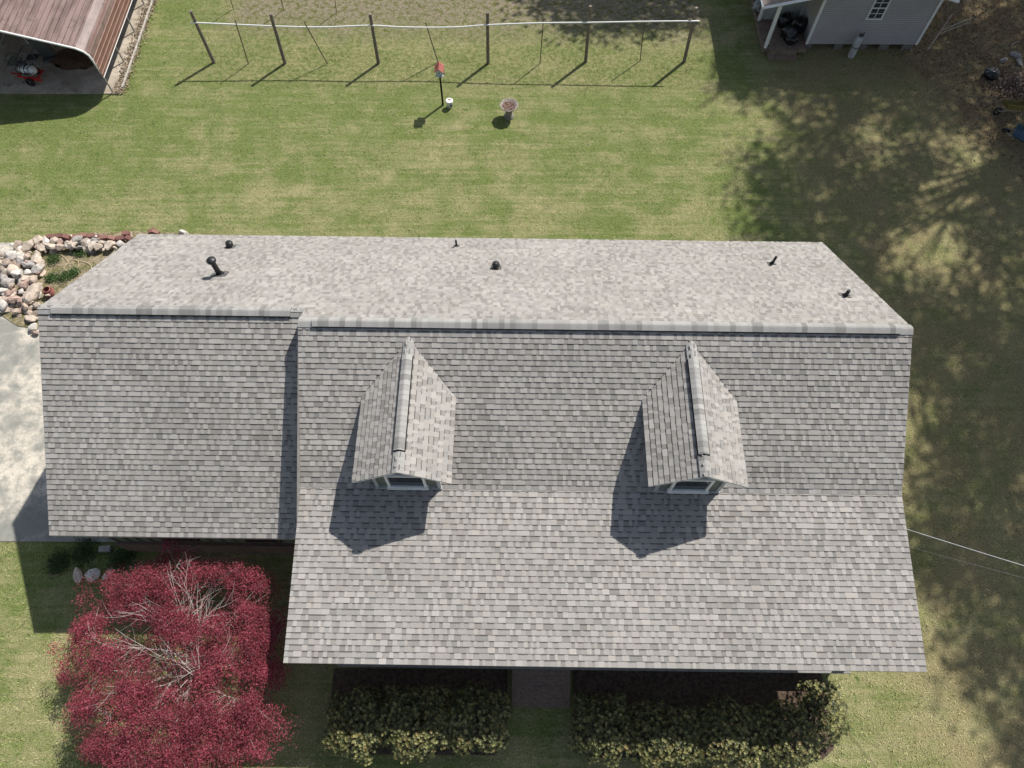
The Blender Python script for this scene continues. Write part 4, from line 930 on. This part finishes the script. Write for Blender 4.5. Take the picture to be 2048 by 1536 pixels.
for (px, py, r_, cl, lb) in ((2045, 155, .12, 'white', 'small pale stone in the litter above the wheelbarrows'), (2028, 110, .22, 'grey', 'flat grey slab stone right of the black bag'), (2003, 122, .2, 'grey', 'grey stone nearest the black bag'), (2038, 128, .2, 'grey', 'dark stone at the right edge beside the black bag')):
    q = gp(px, py); rock(q.x, q.y, .03, r_, cl, lb)
# litter on the ground under the trees
n_ = 26000; X_ = RNG.uniform(17, 30, n_); Y_ = RNG.uniform(22, 40, n_); pr = 1/(1+np.exp(-(X_+.45*Y_-35.2)*1.6)); kk = RNG.random(n_) < pr; X_, Y_ = X_[kk], Y_[kk]; n_ = len(X_)
d1, w1, _ = leaf_vectors(n_, RNG.uniform(.03, .08, n_)[:, None], RNG.uniform(.012, .04, n_)[:, None], 1.)
pal = np.array([[.20, .12, .07], [.13, .08, .05], [.30, .21, .14], [.38, .30, .22], [.09, .06, .04]])[RNG.choice(5, n_, p=[.3, .3, .2, .05, .15])]
tag(cards('leaf_litter', np.stack([X_, Y_, RNG.uniform(.01, .07, n_)], 1), d1, w1, MATS['litter_leaf'], pal), 'brown fallen leaves covering the ground under the trees', 'leaves', kind='stuff')
n_ = 2600; c0 = gp(2035, 172); X_ = RNG.normal(size=n_)*.75+c0.x+.2; Y_ = RNG.normal(size=n_)*.55+c0.y; Zp = .38*np.exp(-((X_-c0.x-.2)**2/1.1+(Y_-c0.y)**2/.6))*RNG.random(n_)**.4+.02
d1, w1, _ = leaf_vectors(n_, RNG.uniform(.04, .1, n_)[:, None], RNG.uniform(.015, .045, n_)[:, None], .5); pal = np.array([[.36, .25, .18], [.25, .16, .11], [.48, .38, .30], [.15, .1, .07]])[RNG.choice(4, n_)]
tag(cards('leaf_pile', np.stack([X_, Y_, Zp], 1), d1, w1, MATS['litter_leaf'], pal), 'heap of dry brown leaves and bark above the wheelbarrows', 'leaf pile', kind='stuff')

# ================================================================== TALL TREES BEYOND THE FRAME (their shade falls across the yard)
M_TREE = attr_mat('tree_leaf', .7, 10, .2, 1, .2, trans=.1)
SHP = [[(1425, -60), (1440, 90), (1445, 185), (1490, 200), (1560, 240), (1575, 285), (1530, 300), (1480, 345), (1468, 400), (1525, 425), (1500, 455), (1480, 500), (1560, 560), (1900, 800), (1780, 830), (1790, 1060), (1835, 1230), (1870, 1330), (1930, 1330), (1990, 1420), (2010, 1520), (2120, 1560), (2400, 1500), (2400, -60)],
       [(1000, -120), (1045, 5), (1110, 40), (1150, 65), (1200, 72), (1260, 50), (1330, 70), (1400, 60), (1440, 90), (1500, -120)]]
HOLES = [(1850, 506, 75, 45, .95), (1867, 435, 50, 45, .95), (1900, 385, 60, 30, .85), (1975, 406, 60, 25, .9), (2017, 385, 30, 40, .8), (1990, 443, 30, 15, .5), (1954, 706, 22, 20, 1), (1971, 606, 14, 12, .9), (2037, 593, 20, 30, 1), (1875, 772, 30, 25, .5), (1900, 750, 15, 12, .8), (1817, 900, 22, 70, .95), (1867, 906, 25, 20, .55), (1933, 977, 30, 15, .85), (1979, 543, 20, 12, .6),
         (1803, 140, 16, 13, 1), (1832, 137, 14, 13, 1), (1704, 187, 22, 12, 1), (1742, 201, 35, 22, .6), (1789, 201, 20, 15, .9), (1654, 231, 32, 12, .9), (1730, 251, 50, 20, .6), (1760, 260, 22, 15, 1), (1625, 263, 22, 15, .9), (1760, 309, 20, 15, .9), (1698, 324, 32, 18, .6), (1929, 271, 25, 20, .9), (1946, 315, 45, 20, .85), (1844, 263, 25, 15, .5), (1575, 187, 28, 12, .9), (2005, 306, 40, 15, .9), (1540, 215, 30, 16, .6), (1560, 350, 26, 14, .5),
         (1887, 1212, 18, 32, 1), (1860, 1270, 30, 36, 1), (1837, 1167, 12, 26, .9), (1823, 1078, 12, 18, .9), (1814, 964, 16, 38, 1), (1930, 973, 18, 12, .9), (1994, 1034, 18, 12, .9), (2030, 975, 20, 12, .7), (1960, 20, 26, 26, .8), (1975, 42, 32, 10, .9), (2035, 165, 26, 16, .8), (1930, 1380, 26, 20, .6)]
def shade_p(px, py):
    if not any(inpoly(np.array([px]), np.array([py]), P_)[0] for P_ in SHP): return 0
    p = 1.
    for cx, cy, rx, ry, s_ in HOLES:
        if ((px-cx)/(rx*1.35))**2+((py-cy)/(ry*1.35))**2 < 1: p = min(p, (1-s_)**1.3)
    return p
bases = [(26.5, 17.5), (30.5, 25.5), (31.5, 33.5), (28.5, 40.5), (22.5, 42.5), (14.5, 44.5), (29.5, 9.0)]
TL = ['tree beyond the lower right lawn', 'tree beyond the right lawn edge', 'tree behind the wheelbarrows', 'tree behind the leaf litter', 'tree behind the shed', 'tree behind the garden', 'tree right of the front yard']
hgt = [21, 23, 21, 23, 22, 16, 20]
cl_by = [[] for _ in bases]
random.seed(11)
gx = 1.0
X_ = np.arange(0, 34, .85)
for ix in X_:
    for iy in np.arange(-3, 44, .85):
        x_, y_ = ix+random.uniform(-.4, .4), iy+random.uniform(-.4, .4); px, py = to_px((x_, y_, 0))
        if y_ > 36.5 and x_ < 14 and not (x_ > 1): continue
        if random.random() > shade_p(px, py)*(.90): continue
        j = min(range(len(bases)), key=lambda k: (bases[k][0]-SUN.x*hgt[k]-x_)**2+(bases[k][1]-SUN.y*hgt[k]-y_)**2)
        z_ = hgt[j]+random.uniform(-4, 4); cl_by[j].append(Vector((x_+SUN.x*z_, y_+SUN.y*z_, z_)))
for j, (bx, by) in enumerate(bases):
    o = empty('tall_tree', (bx, by, 0)); tag(o, 'tall leafy %s, outside the photo' % TL[j], 'tree', 'tall trees around the yard')
    Cs, Ds, Ws, Ks = [], [], [], []; b3 = Vector((bx, by, 0)); tm = MB()
    H_ = hgt[j]+3; tp = [Vector((.25*math.sin(k*1.3+j), .25*math.cos(k*1.7+j), H_*k/8)) for k in range(9)]; tm.tube(tp, [.34*(1-k/9.5) for k in range(9)], 10)
    for P_ in cl_by[j]:
        q = P_-b3; m_ = random.randint(105, 140); rad = random.uniform(.55, .75)
        off = RNG.normal(size=(m_, 3))*np.array([rad, rad, rad*.8]); ln = RNG.uniform(.11, .2, m_)[:, None]; d1, w1, _ = leaf_vectors(m_, ln, ln*.6, .3)
        Cs.append(np.array(q)+off); Ds.append(d1); Ws.append(w1); Ks.append(np.tile((.06, .09, .03), (m_, 1))*RNG.uniform(.7, 1.5, (m_, 1)))
        a_ = min(tp, key=lambda v: abs(v.z-(q.z-1.2-.25*math.hypot(q.x, q.y)))); tm.tube([a_, a_.lerp(q, .5)+Vector((0, 0, .3)), q], [.06, .04, .02], 5, cap=False)
    if Cs: cards('crown', Z(Cs), Z(Ds), Z(Ws), M_TREE, Z(Ks), o)
    tm.build('trunk', plain('bark_dark', (.12, .09, .07), .9), o, True)
# things that look alike are told apart by their place in the row
bpy.context.view_layer.update(); byl = {}
for o in bpy.data.objects:
    if o.parent is None and 'label' in o and o.get('kind') is None: byl.setdefault(o['label'], []).append(o)
ORD = ['leftmost', 'second from left', 'third from left', 'fourth from left', 'fifth from left', 'sixth from left', 'seventh from left', 'eighth from left', 'ninth from left', 'tenth from left', 'eleventh from left', 'twelfth from left', 'thirteenth from left']
for lb, os_ in byl.items():
    if 1 < len(os_) <= 13:
        os_.sort(key=lambda o: o.location.x)
        for i, o in enumerate(os_): o['label'] = ('rightmost ' if i == len(os_)-1 else ORD[i]+' ')+lb
print('OBJECTS', len(bpy.data.objects))
